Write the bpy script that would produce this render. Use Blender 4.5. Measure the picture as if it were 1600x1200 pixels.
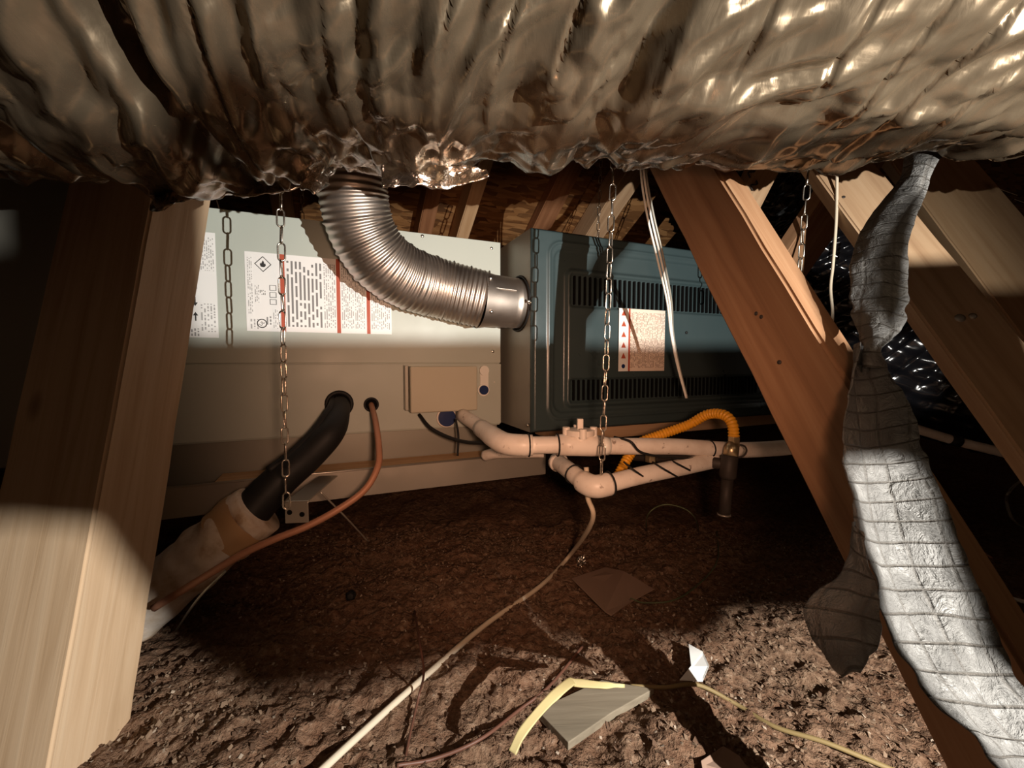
import bpy, bmesh, math, random
import numpy as np
from mathutils import Vector, Matrix

random.seed(7); rng = np.random.default_rng(7)
for o in list(bpy.data.objects): bpy.data.objects.remove(o)
scene = bpy.context.scene
COL = scene.collection

# ------------------------------------------------------------------ camera
F = 650.0                       # focal length in pixels of a 1600 x 1200 frame
CH = 0.50                       # lens height above the insulation
PITCH = math.atan2(35.0, F)
cam_d = bpy.data.cameras.new('camera'); cam_d.sensor_width = 36.0
cam_d.lens = 36.0 * F / 1600.0; cam_d.clip_start = 0.01
cam = bpy.data.objects.new('camera', cam_d); COL.objects.link(cam)
cam.location = (0, 0, CH); cam.rotation_euler = (math.radians(90) - PITCH, 0, 0)
scene.camera = cam

# ------------------------------------------------------------------ light
w = bpy.data.worlds.new('world'); scene.world = w; w.use_nodes = True
w.node_tree.nodes['Background'].inputs[0].default_value = (1.0, 0.55, 0.3, 1)
w.node_tree.nodes['Background'].inputs[1].default_value = 0.022
LAMP = Vector((0.62, -0.22, CH - 0.008))
def spot(name, loc, az, el, energy, color, size, blend, soft):
    d = bpy.data.lights.new(name, 'SPOT'); d.energy = energy; d.color = color; d.shadow_soft_size = soft
    d.spot_size = math.radians(size); d.spot_blend = blend
    o = bpy.data.objects.new(name, d); COL.objects.link(o); o.location = loc
    o.rotation_euler = (math.radians(90 + el), 0, math.radians(-az)); return o
# white hand-held work light right of the lens; warm fill spot added just behind the lens to lift the shade
spot('work_light_bulb', LAMP, -26, -7, 100.0, (1.0, 0.95, 0.87), 122, 0.75, 0.0022)
spot('warm_fill_spot', (0.07, -0.03, CH + 0.01), -4, -6, 22.0, (1.0, 0.55, 0.34), 79, 1.0, 0.03)
vs = scene.view_settings
vs.view_transform = 'Standard'; vs.look = 'None'; vs.gamma = 1.0; vs.use_curve_mapping = False
vs.exposure = 0.0

# ------------------------------------------------------------------ maths helpers
def at(px, py, Y):
    """point seen at pixel (px, py) whose distance straight ahead is Y"""
    a = (px - 800.0) / F; b = -(py - 600.0) / F
    c, s = math.cos(PITCH), math.sin(PITCH)
    d = Vector((a, c + b * s, -s + b * c))
    return Vector((0, 0, CH)) + d * (Y / d.y)

UX, UY = 0.9194, 0.3932                       # direction of the furnace's long side
F0 = Vector((0.047, 0.95, CH))                # front left edge of the furnace
PHI = math.atan2(UY, UX)
def onface(px, py, off):
    """local furnace coordinates (along, z) of the pixel on the plane 'off' behind the door"""
    d = at(px, py, 1.0) - Vector((0, 0, CH))
    n = Vector((-UY, UX, 0)); u = Vector((UX, UY, 0))
    p0 = F0 + n * off
    t = (p0 - Vector((0, 0, CH))).dot(n) / d.dot(n)
    q = Vector((0, 0, CH)) + d * t
    return (q - p0).dot(u), q.z - CH
def loc2w(x, y, z):
    return Vector((F0.x + UX * x - UY * y, F0.y + UY * x + UX * y, CH + z))

def vnoise(x, y, seed=0):
    """smooth value noise, numpy arrays in"""
    xi = np.floor(x).astype(np.int64); yi = np.floor(y).astype(np.int64)
    fx = x - xi; fy = y - yi
    fx = fx * fx * fx * (fx * (fx * 6 - 15) + 10); fy = fy * fy * fy * (fy * (fy * 6 - 15) + 10)
    def h(a, b):
        v = (a * 374761393 + b * 668265263 + seed * 1442695041) & 0x7fffffff
        v = ((v ^ (v >> 13)) * 1274126177) & 0x7fffffff
        v = v ^ (v >> 16)
        return (v & 0xffff) / 32767.5 - 1.0
    a = h(xi, yi); b = h(xi + 1, yi); c = h(xi, yi + 1); d = h(xi + 1, yi + 1)
    return (a * (1 - fx) + b * fx) * (1 - fy) + (c * (1 - fx) + d * fx) * fy
def tnoise(x, y, seed=0):
    """continuous noise made of flat triangular facets"""
    xi = np.floor(x).astype(np.int64); yi = np.floor(y).astype(np.int64); fx = x - xi; fy = y - yi
    def h(a, b):
        v = (a * 374761393 + b * 668265263 + seed * 1442695041) & 0x7fffffff
        v = ((v ^ (v >> 13)) * 1274126177) & 0x7fffffff
        v = v ^ (v >> 16)
        return (v & 0xffff) / 32767.5 - 1.0
    a = h(xi, yi); b = h(xi + 1, yi); c = h(xi, yi + 1); d = h(xi + 1, yi + 1)
    return np.where(fx + fy < 1, a + (b - a) * fx + (c - a) * fy, d + (c - d) * (1 - fx) + (b - d) * (1 - fy))
def fbm(x, y, seed=0, oct=4, gain=0.5):
    r = 0; amp = 1.0; f = 1.0
    for k in range(oct):
        r = r + amp * vnoise(x * f + 13.7 * k, y * f + 5.1 * k, seed + k); amp *= gain; f *= 2.03
    return r

def spline(pts, n):
    """Catmull-Rom through points (any dimension), n samples"""
    P = np.array([list(p) for p in pts], float)
    P = np.vstack([2 * P[0] - P[1], P, 2 * P[-1] - P[-2]])
    seg = len(P) - 3
    out = []
    for t in np.linspace(0, seg - 1e-9, n):
        i = int(t); f = t - i
        p0, p1, p2, p3 = P[i], P[i + 1], P[i + 2], P[i + 3]
        out.append(0.5 * (2 * p1 + (p2 - p0) * f + (2 * p0 - 5 * p1 + 4 * p2 - p3) * f * f + (3 * p1 - p0 - 3 * p2 + p3) * f ** 3))
    return np.array(out)
def resample(pts, n):
    P = np.array(pts); L = np.concatenate([[0], np.cumsum(np.linalg.norm(np.diff(P, axis=0), axis=1))])
    s = np.linspace(0, L[-1], n)
    return np.stack([np.interp(s, L, P[:, k]) for k in range(P.shape[1])], 1), L[-1]

class MB:
    def __init__(s): s.v = []; s.f = []; s.uv = None
    def add(s, v, f):
        o = len(s.v); s.v += [tuple(map(float, q)) for q in v]; s.f += [tuple(i + o for i in q) for q in f]; return s
    def box(s, x0, x1, y0, y1, z0, z1):
        v = [(x, y, z) for x in (x0, x1) for y in (y0, y1) for z in (z0, z1)]
        return s.add(v, [(0, 1, 3, 2), (4, 6, 7, 5), (0, 4, 5, 1), (2, 3, 7, 6), (0, 2, 6, 4), (1, 5, 7, 3)])
    def prism(s, poly, axis, a, b):
        """polygon in the two other axes, extruded from a to b along axis"""
        n = len(poly); v = []
        for h in (a, b):
            for p in poly:
                q = list(p); q.insert(axis, h); v.append(q)
        f = [(i, (i + 1) % n, n + (i + 1) % n, n + i) for i in range(n)]
        return s.add(v, f + [tuple(range(n))[::-1], tuple(range(n, 2 * n))])
    def tube(s, path, r, seg=10, cap=True, closed=False, disp=None):
        P = [Vector(p) for p in path]; n = len(P); rs = r if hasattr(r, '__len__') else [r] * n
        T = [((P[(i + 1) % n] if closed else P[min(i + 1, n - 1)]) - (P[i - 1] if closed else P[max(i - 1, 0)])).normalized() for i in range(n)]
        ref = Vector((0, 0, 1)) if abs(T[0].z) < 0.9 else Vector((1, 0, 0))
        N = (ref - T[0] * ref.dot(T[0])).normalized(); v = []
        for i in range(n):
            N = (N - T[i] * N.dot(T[i])).normalized(); B = T[i].cross(N)
            for k in range(seg):
                a = 2 * math.pi * k / seg; rr = rs[i] * (disp(i, a) if disp else 1.0)
                v.append(P[i] + N * (math.cos(a) * rr) + B * (math.sin(a) * rr))
        f = []
        for i in range(n if closed else n - 1):
            for k in range(seg):
                i2 = (i + 1) % n; k2 = (k + 1) % seg
                f.append((i * seg + k, i * seg + k2, i2 * seg + k2, i2 * seg + k))
        if cap and not closed: f += [tuple(range(seg))[::-1], tuple(range((n - 1) * seg, n * seg))]
        return s.add(v, f)
    def rod(s, a, b, r, seg=12, r2=None): return s.tube([a, b], [r, r if r2 is None else r2], seg)
    def ring(s, c, ax, R, r, seg=24, sub=6):
        ax = Vector(ax).normalized(); ref = Vector((0, 0, 1)) if abs(ax.z) < .9 else Vector((1, 0, 0))
        a = (ref - ax * ref.dot(ax)).normalized(); b = ax.cross(a); c = Vector(c)
        return s.tube([c + a * (R * math.cos(2 * math.pi * i / seg)) + b * (R * math.sin(2 * math.pi * i / seg)) for i in range(seg)], r, sub, closed=True)
    def build(s, name, mat, parent=None, smooth=False, bevel=0, kind=None):
        me = bpy.data.meshes.new(name); me.from_pydata(s.v, [], s.f); me.update()
        bm = bmesh.new(); bm.from_mesh(me)
        bmesh.ops.recalc_face_normals(bm, faces=bm.faces)
        if bevel: bmesh.ops.bevel(bm, geom=list(bm.edges), offset=bevel, segments=2, affect='EDGES', profile=0.5, clamp_overlap=True)
        bm.to_mesh(me); bm.free()
        if smooth: me.polygons.foreach_set('use_smooth', [True] * len(me.polygons))
        me.materials.append(mat)
        o = bpy.data.objects.new(name, me); COL.objects.link(o)
        if parent: o.parent = parent
        if kind: o['kind'] = kind
        return o
def smooth_by_angle(o, deg=40):
    bm = bmesh.new(); bm.from_mesh(o.data)
    for e in bm.edges:
        if len(e.link_faces) == 2 and e.calc_face_angle(0) > math.radians(deg): e.smooth = False
    for f in bm.faces: f.smooth = True
    bm.to_mesh(o.data); bm.free(); return o
def tag(o, label, cat, group=None):
    o['label'] = label; o['category'] = cat
    if group: o['group'] = group
    return o
def empty(name, loc, rz=0, label=None, cat=None, group=None):
    o = bpy.data.objects.new(name, None); COL.objects.link(o); o.location = loc; o.rotation_euler = (0, 0, rz); o.empty_display_size = .05
    if label: tag(o, label, cat, group)
    return o

# ------------------------------------------------------------------ materials
class NT:
    def __init__(s, name):
        s.m = bpy.data.materials.new(name); s.m.use_nodes = True; s.t = s.m.node_tree; s.b = s.t.nodes['Principled BSDF']
    def n(s, typ, **kw):
        nd = s.t.nodes.new(typ)
        for k, v in kw.items():
            if k.startswith('_'): setattr(nd, k[1:], v)
            else: s.put(nd.inputs[k.replace('__', ' ')], v)
        return nd
    def put(s, sock, v):
        if isinstance(v, bpy.types.NodeSocket): s.t.links.new(v, sock)
        elif hasattr(sock.default_value, '__len__') and not isinstance(v, str):
            v = tuple(v); sock.default_value = v + (1,) if len(v) == 3 and len(sock.default_value) == 4 else v
        else: sock.default_value = v
    def coord(s, k='Object'): return s.n('ShaderNodeTexCoord').outputs[k]
    def math(s, op, a, b=0.0, c=None):
        nd = s.t.nodes.new('ShaderNodeMath'); nd.operation = op; s.put(nd.inputs[0], a); s.put(nd.inputs[1], b)
        if c is not None: s.put(nd.inputs[2], c)
        return nd.outputs[0]
    def map(s, vec, scale=(1, 1, 1), rot=(0, 0, 0), loc=(0, 0, 0)):
        nd = s.n('ShaderNodeMapping', Scale=scale, Rotation=rot, Location=loc); s.put(nd.inputs['Vector'], vec); return nd.outputs[0]
    def noise(s, vec, scale, detail=3, rough=0.5, dist=0.0, out='Fac'):
        nd = s.n('ShaderNodeTexNoise', Scale=scale, Detail=detail, Roughness=rough, Distortion=dist); s.put(nd.inputs['Vector'], vec); return nd.outputs[out]
    def ramp(s, fac, stops):
        nd = s.t.nodes.new('ShaderNodeValToRGB'); s.put(nd.inputs[0], fac); e = nd.color_ramp.elements
        while len(e) < len(stops): e.new(0.5)
        for i, (p, c) in enumerate(stops): e[i].position = p; e[i].color = tuple(c) + (1,) if hasattr(c, '__len__') else (c, c, c, 1)
        return nd.outputs[0]
    def mix(s, fac, a, b, typ='MIX'):
        nd = s.t.nodes.new('ShaderNodeMix'); nd.data_type = 'RGBA'; nd.blend_type = typ
        s.put(nd.inputs['Factor'], fac); s.put(nd.inputs[6], a); s.put(nd.inputs[7], b); return nd.outputs[2]
    def bump(s, h, strength=0.3, dist=0.01):
        nd = s.n('ShaderNodeBump', Strength=strength, Distance=dist); s.put(nd.inputs['Height'], h); s.t.links.new(nd.outputs[0], s.b.inputs['Normal'])
    def fin(s, col=None, rough=None, metal=None, spec=None, **kw):
        for k, v in (('Base Color', col), ('Roughness', rough), ('Metallic', metal), ('Specular IOR Level', spec)):
            if v is not None: s.put(s.b.inputs[k], v)
        for k, v in kw.items(): s.put(s.b.inputs[k.replace('__', ' ')], v)
        return s.m
M = {}
def wood(name, c0, c1, c2, rough=0.7):
    k = NT(name); co = k.coord()
    g = k.noise(k.map(co, (1.2, 26, 26)), 2.2, 4, 0.6, 0.6)
    b = k.noise(k.map(co, (2.0, 7, 7)), 1.6, 2)
    c = k.ramp(g, [(0.25, c0), (0.5, c1), (0.75, c2)])
    c = k.mix(k.math('MULTIPLY', b, 0.5), c, [q * .72 for q in c1])
    kn = k.n('ShaderNodeTexVoronoi', Scale=3.4); k.put(kn.inputs['Vector'], k.map(co, (1, 2.2, 2.2)))
    c = k.mix(k.ramp(kn.outputs['Distance'], [(0.0, 0.75), (0.09, 0.0)]), c, (0.10, 0.04, 0.015))
    k.bump(g, 0.18, 0.004)
    return k.fin(c, rough, spec=0.3)
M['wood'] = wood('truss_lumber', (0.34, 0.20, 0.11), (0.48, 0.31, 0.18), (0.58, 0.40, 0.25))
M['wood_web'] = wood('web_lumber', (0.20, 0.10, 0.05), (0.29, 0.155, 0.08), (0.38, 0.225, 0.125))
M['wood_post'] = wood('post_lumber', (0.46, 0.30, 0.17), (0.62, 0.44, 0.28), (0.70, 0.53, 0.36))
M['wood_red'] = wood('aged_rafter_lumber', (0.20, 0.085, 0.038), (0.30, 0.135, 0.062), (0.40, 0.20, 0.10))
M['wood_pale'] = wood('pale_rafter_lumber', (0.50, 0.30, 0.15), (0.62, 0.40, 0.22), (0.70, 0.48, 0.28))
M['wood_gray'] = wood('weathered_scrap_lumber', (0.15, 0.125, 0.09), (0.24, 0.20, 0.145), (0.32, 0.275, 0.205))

def osb():
    k = NT('oriented_strand_board'); co = k.coord()
    wv = k.noise(co, 5, 2, out='Color')
    base = None
    for i, a in enumerate((0.2, 1.2, 2.3)):
        v = k.n('ShaderNodeTexVoronoi', Scale=1.0); k.put(v.inputs['Vector'], k.map(co, (14, 60, 14), (0, 0, a), (i * 3.3, i, 0)))
        sep = k.n('ShaderNodeSeparateColor'); k.put(sep.inputs[0], v.outputs['Color'])
        c = k.ramp(sep.outputs[0], [(0.0, (0.10, 0.042, 0.014)), (0.4, (0.21, 0.095, 0.033)), (0.8, (0.34, 0.175, 0.068)), (1.0, (0.07, 0.028, 0.01))])
        base = c if base is None else k.mix(k.ramp(sep.outputs[1], [(0.45, 0.0), (0.55, 1.0)]), base, c)
    k.bump(k.noise(k.map(co, (20, 60, 20)), 1.5, 3), 0.4, 0.004)
    return k.fin(base, 0.75, spec=0.25)
M['osb'] = osb()

def paint(name, col, rough=0.42, speck=0.05, spec=0.4, metal=0.0):
    k = NT(name); co = k.coord()
    a = k.noise(co, 9, 4, 0.6); d = k.noise(co, 3.2, 3)
    c = k.mix(k.math('MULTIPLY', a, 0.22), col, [q * 0.78 for q in col])
    c = k.mix(k.ramp(d, [(0.45, 0), (0.75, speck * 3)]), c, (0.18, 0.14, 0.10))
    k.bump(k.noise(co, 420, 2), 0.06, 0.001)
    return k.fin(c, k.ramp(a, [(0.3, rough - .05), (0.7, rough + .1)]), metal, spec)
M['cab'] = paint('greige_cabinet_enamel', (0.45, 0.49, 0.44), 0.45)
M['cab_warm'] = paint('greige_service_box_enamel', (0.50, 0.47, 0.37), 0.5)
M['cab_dark'] = paint('grey_sheet_metal_flank', (0.30, 0.29, 0.25), 0.38, metal=0.3)
M['door'] = paint('dark_teal_door_enamel', (0.040, 0.062, 0.066), 0.30, 0.02, 0.55)
M['black'] = paint('black_rubber', (0.012, 0.012, 0.012), 0.55, 0.0, 0.3)
M['blackgloss'] = paint('black_polyethylene_film', (0.008, 0.008, 0.010), 0.16, 0.0, 0.8)
M['hole'] = paint('opening_shade_black', (0.004, 0.004, 0.004), 0.9, 0.0, 0.1)  # near-black colour stands in for the shade inside openings
M['galv'] = paint('galvanised_sheet', (0.46, 0.42, 0.36), 0.34, 0.05, 0.5, 0.75)
M['alum'] = paint('flexible_aluminium', (0.60, 0.525, 0.46), 0.40, 0.0, 0.5, 1.0)
M['chain'] = paint('zinc_chain_steel', (0.66, 0.60, 0.52), 0.25, 0.0, 0.5, 1.0)
M['screw'] = paint('zinc_screw', (0.75, 0.72, 0.66), 0.25, 0.0, 0.5, 1.0)
def pvc():
    k = NT('dusty_white_pvc'); co = k.coord()
    a = k.noise(co, 24, 4, 0.65); s = k.noise(co, 70, 3)
    c = k.mix(k.ramp(a, [(0.45, 0.0), (0.8, 0.45)]), (0.80, 0.73, 0.66), (0.46, 0.34, 0.25))
    c = k.mix(k.ramp(s, [(0.66, 0.0), (0.74, 0.75)]), c, (0.16, 0.10, 0.07))
    return k.fin(c, 0.38, spec=0.4)
M['pvc'] = pvc()
M['yellow'] = paint('yellow_gas_tube_jacket', (0.80, 0.36, 0.02), 0.38, 0.03)
M['yellow_cable'] = paint('pale_yellow_cable_jacket', (0.50, 0.42, 0.20), 0.55, 0.05)
M['copper'] = paint('tarnished_copper_line', (0.42, 0.20, 0.12), 0.5, 0.05, 0.4, 0.15)
M['iron'] = paint('black_iron_pipe', (0.045, 0.035, 0.03), 0.55, 0.05, 0.4, 0.3)
M['brass'] = paint('nickel_gas_fitting', (0.55, 0.43, 0.26), 0.32, 0.0, 0.5, 0.9)
M['olive'] = paint('olive_cable_jacket', (0.24, 0.17, 0.07), 0.6, 0.05)
M['cream'] = paint('cream_cable_jacket', (0.68, 0.58, 0.44), 0.5, 0.05)
M['white'] = paint('white_wire_jacket', (0.80, 0.78, 0.72), 0.35, 0.0)
M['redwire'] = paint('brown_wire_jacket', (0.13, 0.055, 0.035), 0.5, 0.0)
M['greenwire'] = paint('green_wire_jacket', (0.10, 0.12, 0.06), 0.5, 0.0)
M['blue'] = paint('blue_port_plug', (0.010, 0.025, 0.10), 0.35, 0.0)
M['wrap'] = None
def wrap():
    k = NT('aged_pipe_wrap_tape'); co = k.coord(); a = k.noise(co, 22, 4, 0.6)
    c = k.ramp(a, [(0.35, (0.74, 0.66, 0.58)), (0.55, (0.60, 0.49, 0.38)), (0.7, (0.36, 0.23, 0.13))])
    k.bump(k.noise(co, 40, 3), 0.35, 0.006); return k.fin(c, 0.45, spec=0.35)
M['wrap'] = wrap()
M['wrap_tan'] = paint('tan_pipe_tape', (0.46, 0.28, 0.14), 0.5, 0.2)
M['card'] = paint('faded_cardboard', (0.30, 0.20, 0.15), 0.85, 0.1, 0.1)
M['paper'] = paint('white_paper_scrap', (0.78, 0.78, 0.76), 0.7, 0.0, 0.2)
M['lamp_body'] = paint('work_light_shell', (0.03, 0.03, 0.03), 0.6, 0.0)

def foil():
    k = NT('crumpled_foil_jacket'); co = k.coord()
    a = k.noise(co, 7, 4, 0.6); n2 = k.noise(k.map(co, (3, 1, 1)), 30, 4, 0.6, 1.0)
    c = k.mix(k.ramp(a, [(0.35, 0.0), (0.7, 1.0)]), (0.225, 0.17, 0.112), (0.155, 0.115, 0.075))
    k.bump(n2, 0.08, 0.003)
    return k.fin(c, k.ramp(n2, [(0.3, 0.18), (0.7, 0.32)]), 0.72, 0.5)
M['foil'] = foil()
def bright_foil():
    k = NT('bright_foil_tape'); co = k.coord(); k.bump(k.noise(co, 60, 4, .6, 1.0), 0.6, 0.006)
    return k.fin((0.82, 0.77, 0.70), 0.22, 1.0)
M['tape'] = bright_foil()
def scrim():
    k = NT('scrim_reinforced_foil_facing'); uv = k.coord('UV')
    wob = k.noise(k.coord(), 14, 3, out='Color')
    sx = k.n('ShaderNodeSeparateXYZ'); k.put(sx.inputs[0], uv)
    sw = k.n('ShaderNodeSeparateColor'); k.put(sw.inputs[0], wob)
    def line(c, per, wd, o):
        q = k.math('ADD', k.math('DIVIDE', c, per), k.math('MULTIPLY', o, 0.45))
        fr = k.math('FRACT', q); d = k.math('ABSOLUTE', k.math('SUBTRACT', fr, 0.5))
        return k.ramp(d, [(0.0, 1.0), (wd, 0.75), (wd * 1.9, 0.0)])
    g = k.math('MAXIMUM', k.math('MULTIPLY', line(sx.outputs[0], 0.024, 0.040, sw.outputs[0]), 0.55), line(sx.outputs[1], 0.017, 0.036, sw.outputs[1]))
    a = k.noise(k.coord(), 26, 4, 0.65)
    c = k.mix(k.ramp(a, [(0.4, 0.0), (0.75, 1.0)]), (0.155, 0.152, 0.146), (0.10, 0.097, 0.092))
    c = k.mix(k.math('MULTIPLY', g, 0.72), c, (0.05, 0.04, 0.03))
    k.bump(k.math('ADD', k.math('MULTIPLY', g, -0.35), k.math('MULTIPLY', k.noise(k.coord(), 60, 5, 0.7, 1.2), 1.6)), 0.8, 0.006)
    return k.fin(c, 0.50, 0.12, 0.35)
M['scrim'] = scrim()
def insul():
    k = NT('blown_cellulose_insulation'); co = k.coord()
    a = k.noise(co, 5, 5, 0.6); b = k.noise(co, 75, 4, 0.7); d = k.noise(co, 28, 3, 0.6)
    c = k.ramp(b, [(0.3, (0.09, 0.05, 0.03)), (0.5, (0.18, 0.11, 0.07)), (0.62, (0.25, 0.165, 0.11)), (0.75, (0.38, 0.28, 0.205))])
    c = k.mix(k.ramp(a, [(0.35, 0.0), (0.7, 0.5)]), c, (0.15, 0.062, 0.032))
    c = k.mix(k.ramp(d, [(0.62, 0.0), (0.72, 0.5)]), c, (0.12, 0.07, 0.045))
    k.bump(k.math('ADD', b, d), 0.9, 0.012)
    return k.fin(c, 0.9, spec=0.15)
M['insul'] = insul()
def flake(name, c):
    k = NT(name); a = k.noise(k.coord(), 40, 3); return k.fin(k.mix(a, c, [q * .6 for q in c]), 0.8, spec=0.25)
M['flake0'] = flake('insulation_flake_tan', (0.29, 0.195, 0.13)); M['flake1'] = flake('insulation_flake_brown', (0.14, 0.08, 0.05))
M['flake2'] = flake('insulation_flake_pale', (0.50, 0.40, 0.31))

def label_mat(name, paper, rows, chars, dens, dark=(0.10, 0.09, 0.09), turned=True, W=1.0, H=1.0, bars=()):
    """printed sheet: rows of broken dark strokes; local x runs 0..W, z runs 0..H"""
    k = NT(name); sx = k.n('ShaderNodeSeparateXYZ'); k.put(sx.inputs[0], k.coord())
    a = k.math('DIVIDE', sx.outputs[0], W); b = k.math('DIVIDE', sx.outputs[2], H)
    r, c = (a, b) if turned else (b, a)
    rr = k.math('MULTIPLY', r, float(rows)); fr = k.math('FRACT', rr); ri = k.math('FLOOR', rr)
    cc = k.math('MULTIPLY', c, float(chars)); ci = k.math('FLOOR', cc)
    cmb = k.n('ShaderNodeCombineXYZ'); k.put(cmb.inputs[0], ci); k.put(cmb.inputs[1], ri)
    wn = k.n('ShaderNodeTexWhiteNoise'); k.put(wn.inputs['Vector'], cmb.outputs[0])
    on = k.math('LESS_THAN', wn.outputs['Value'], dens)
    band = k.math('MULTIPLY', k.math('GREATER_THAN', fr, 0.22), k.math('LESS_THAN', fr, 0.72))
    m = k.math('MULTIPLY', on, band)
    ins = k.math('MULTIPLY', k.math('GREATER_THAN', c, 0.05), k.math('LESS_THAN', c, 0.95))
    col = k.mix(k.math('MULTIPLY', k.math('MULTIPLY', m, ins), 0.85), paper, dark)
    return k.fin(col, 0.5, spec=0.3)

# ------------------------------------------------------------------ lumber
def beam(name, p0, p1, wide, w_hint, thick, mat, label, cat='beam', group=None, e0=0, e1=0, corner=True):
    """squared timber. p0-p1 is one long edge; 'wide' runs from it towards w_hint, thickness to the far side"""
    p0 = Vector(p0); p1 = Vector(p1); d = (p1 - p0).normalized(); p0 = p0 - d * e0; p1 = p1 + d * e1
    h = Vector(w_hint); wv = (h - d * h.dot(d)).normalized(); t = d.cross(wv).normalized()
    if t.dot(p0 - Vector((0, 0, CH))) < 0: t = -t         # away from the lens
    L = (p1 - p0).length; mb = MB(); N = max(2, int(L / .06)); v = []; f = []
    for i in range(N + 1):
        x = L * i / N
        for (a, b) in ((0, 0), (wide, 0), (wide, thick), (0, thick)):
            v.append((x, a + random.uniform(-.0007, .0007), b + random.uniform(-.0007, .0007)))
    for i in range(N):
        for k in range(4): f.append((i * 4 + k, i * 4 + (k + 1) % 4, i * 4 + 4 + (k + 1) % 4, i * 4 + 4 + k))
    f += [(0, 3, 2, 1), (N * 4, N * 4 + 1, N * 4 + 2, N * 4 + 3)]
    mb.add(v, f)
    o = mb.build(name, mat)
    bm = bmesh.new(); bm.from_mesh(o.data)
    es = [e for e in bm.edges if len(e.link_faces) == 2 and e.calc_face_angle(0) > 1.0]
    bmesh.ops.bevel(bm, geom=es, offset=0.0035, segments=3, affect='EDGES'); bm.to_mesh(o.data); bm.free(); smooth_by_angle(o, 50)
    mt = Matrix((d, wv, t)).transposed().to_4x4(); mt.translation = p0; o.matrix_world = mt
    tag(o, label, cat, group); return o

# ------------------------------------------------------------------ floor
def make_floor():
    xs = np.concatenate([np.linspace(-2.6, -.9, 50, endpoint=False), np.linspace(-.9, 1.3, 420, endpoint=False), np.linspace(1.3, 3.4, 60)])
    ys = np.concatenate([np.linspace(-.9, .3, 40, endpoint=False), np.linspace(.3, 1.3, 260, endpoint=False), np.linspace(1.3, 4.2, 90)])
    X, Y = np.meshgrid(xs, ys)
    Z = floor_z(X, Y)
    nx, ny = len(xs), len(ys)
    v = np.stack([X.ravel(), Y.ravel(), Z.ravel()], 1)
    i = np.arange(nx * ny).reshape(ny, nx)
    f = np.stack([i[:-1, :-1].ravel(), i[:-1, 1:].ravel(), i[1:, 1:].ravel(), i[1:, :-1].ravel()], 1)
    me = bpy.data.meshes.new('floor'); me.from_pydata(v.tolist(), [], f.tolist()); me.materials.append(M['insul'])
    me.polygons.foreach_set('use_smooth', [True] * len(me.polygons))
    o = bpy.data.objects.new('floor', me); COL.objects.link(o); o['kind'] = 'structure'
    o['label'] = 'brown blown-in insulation covering the attic floor'
    return o
def floor_z(X, Y):
    X = np.asarray(X, float); Y = np.asarray(Y, float)
    return 0.018 * vnoise(X * 2.2, Y * 2.2, 3) + 0.010 * fbm(X * 9, Y * 9, 11, 3) + 0.0055 * fbm(X * 42, Y * 42, 21, 2) + 0.003 * fbm(X * 130, Y * 130, 31, 1)
def fz(x, y): return float(floor_z(np.array([x]), np.array([y]))[0])
floor = make_floor()
def hit_floor(px, py, lift=0.0):
    d = at(px, py, 1.0) - Vector((0, 0, CH)); t = CH / -d.z
    for _ in range(6):
        q = Vector((0, 0, CH)) + d * t; t = (CH - fz(q.x, q.y) - lift) / -d.z
    return Vector((0, 0, CH)) + d * t

def make_flakes(name, mat, count, size, seed):
    r = np.random.default_rng(seed); v = []; f = []
    x = r.uniform(-.75, .95, count * 3); y = r.uniform(.33, 1.25, count * 3)
    keep = (np.abs(x) < y * 1.35) & (vnoise(x * 7, y * 7, seed) + r.uniform(-.6, .6, len(x)) > -.15)
    x = x[keep][:count]; y = y[keep][:count]; z = floor_z(x, y)
    for i in range(len(x)):
        s = size * r.uniform(.45, 1.5); a = r.uniform(0, 6.28); t1, t2 = r.uniform(-.7, .7, 2)
        c, sn = math.cos(a), math.sin(a); k = len(v); el = r.uniform(.35, .9)
        for (p, q, h) in ((-1, -.7 * el, .1), (.9, -el, 0), (1.1, .8 * el, .25), (-.7, el, 0)):
            X = p * s; Y = q * s; v.append((x[i] + X * c - Y * sn, y[i] + X * sn + Y * c, z[i] + s * .35 + X * t1 + Y * t2 + h * s))
        v.append((x[i], y[i], z[i] - s * .5))
        f += [(k, k + 1, k + 2, k + 3), (k, k + 4, k + 1), (k + 1, k + 4, k + 2), (k + 2, k + 4, k + 3), (k + 3, k + 4, k)]
    me = bpy.data.meshes.new(name); me.from_pydata(v, [], f); me.materials.append(mat)
    o = bpy.data.objects.new(name, me); COL.objects.link(o); o['kind'] = 'stuff'; return o
for nm, mt, ct, sz, sd, lb in (('tan_insulation_flakes', 'flake0', 9000, .0026, 1, 'tan loose insulation flakes strewn over the attic floor'),
                               ('brown_insulation_flakes', 'flake1', 9000, .0028, 2, 'dark brown loose insulation flakes strewn over the attic floor'),
                               ('pale_insulation_flakes', 'flake2', 1500, .0020, 3, 'pale chips scattered among the brown insulation')):
    tag(make_flakes(nm, M[mt], ct, sz, sd), lb, 'insulation')

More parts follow.
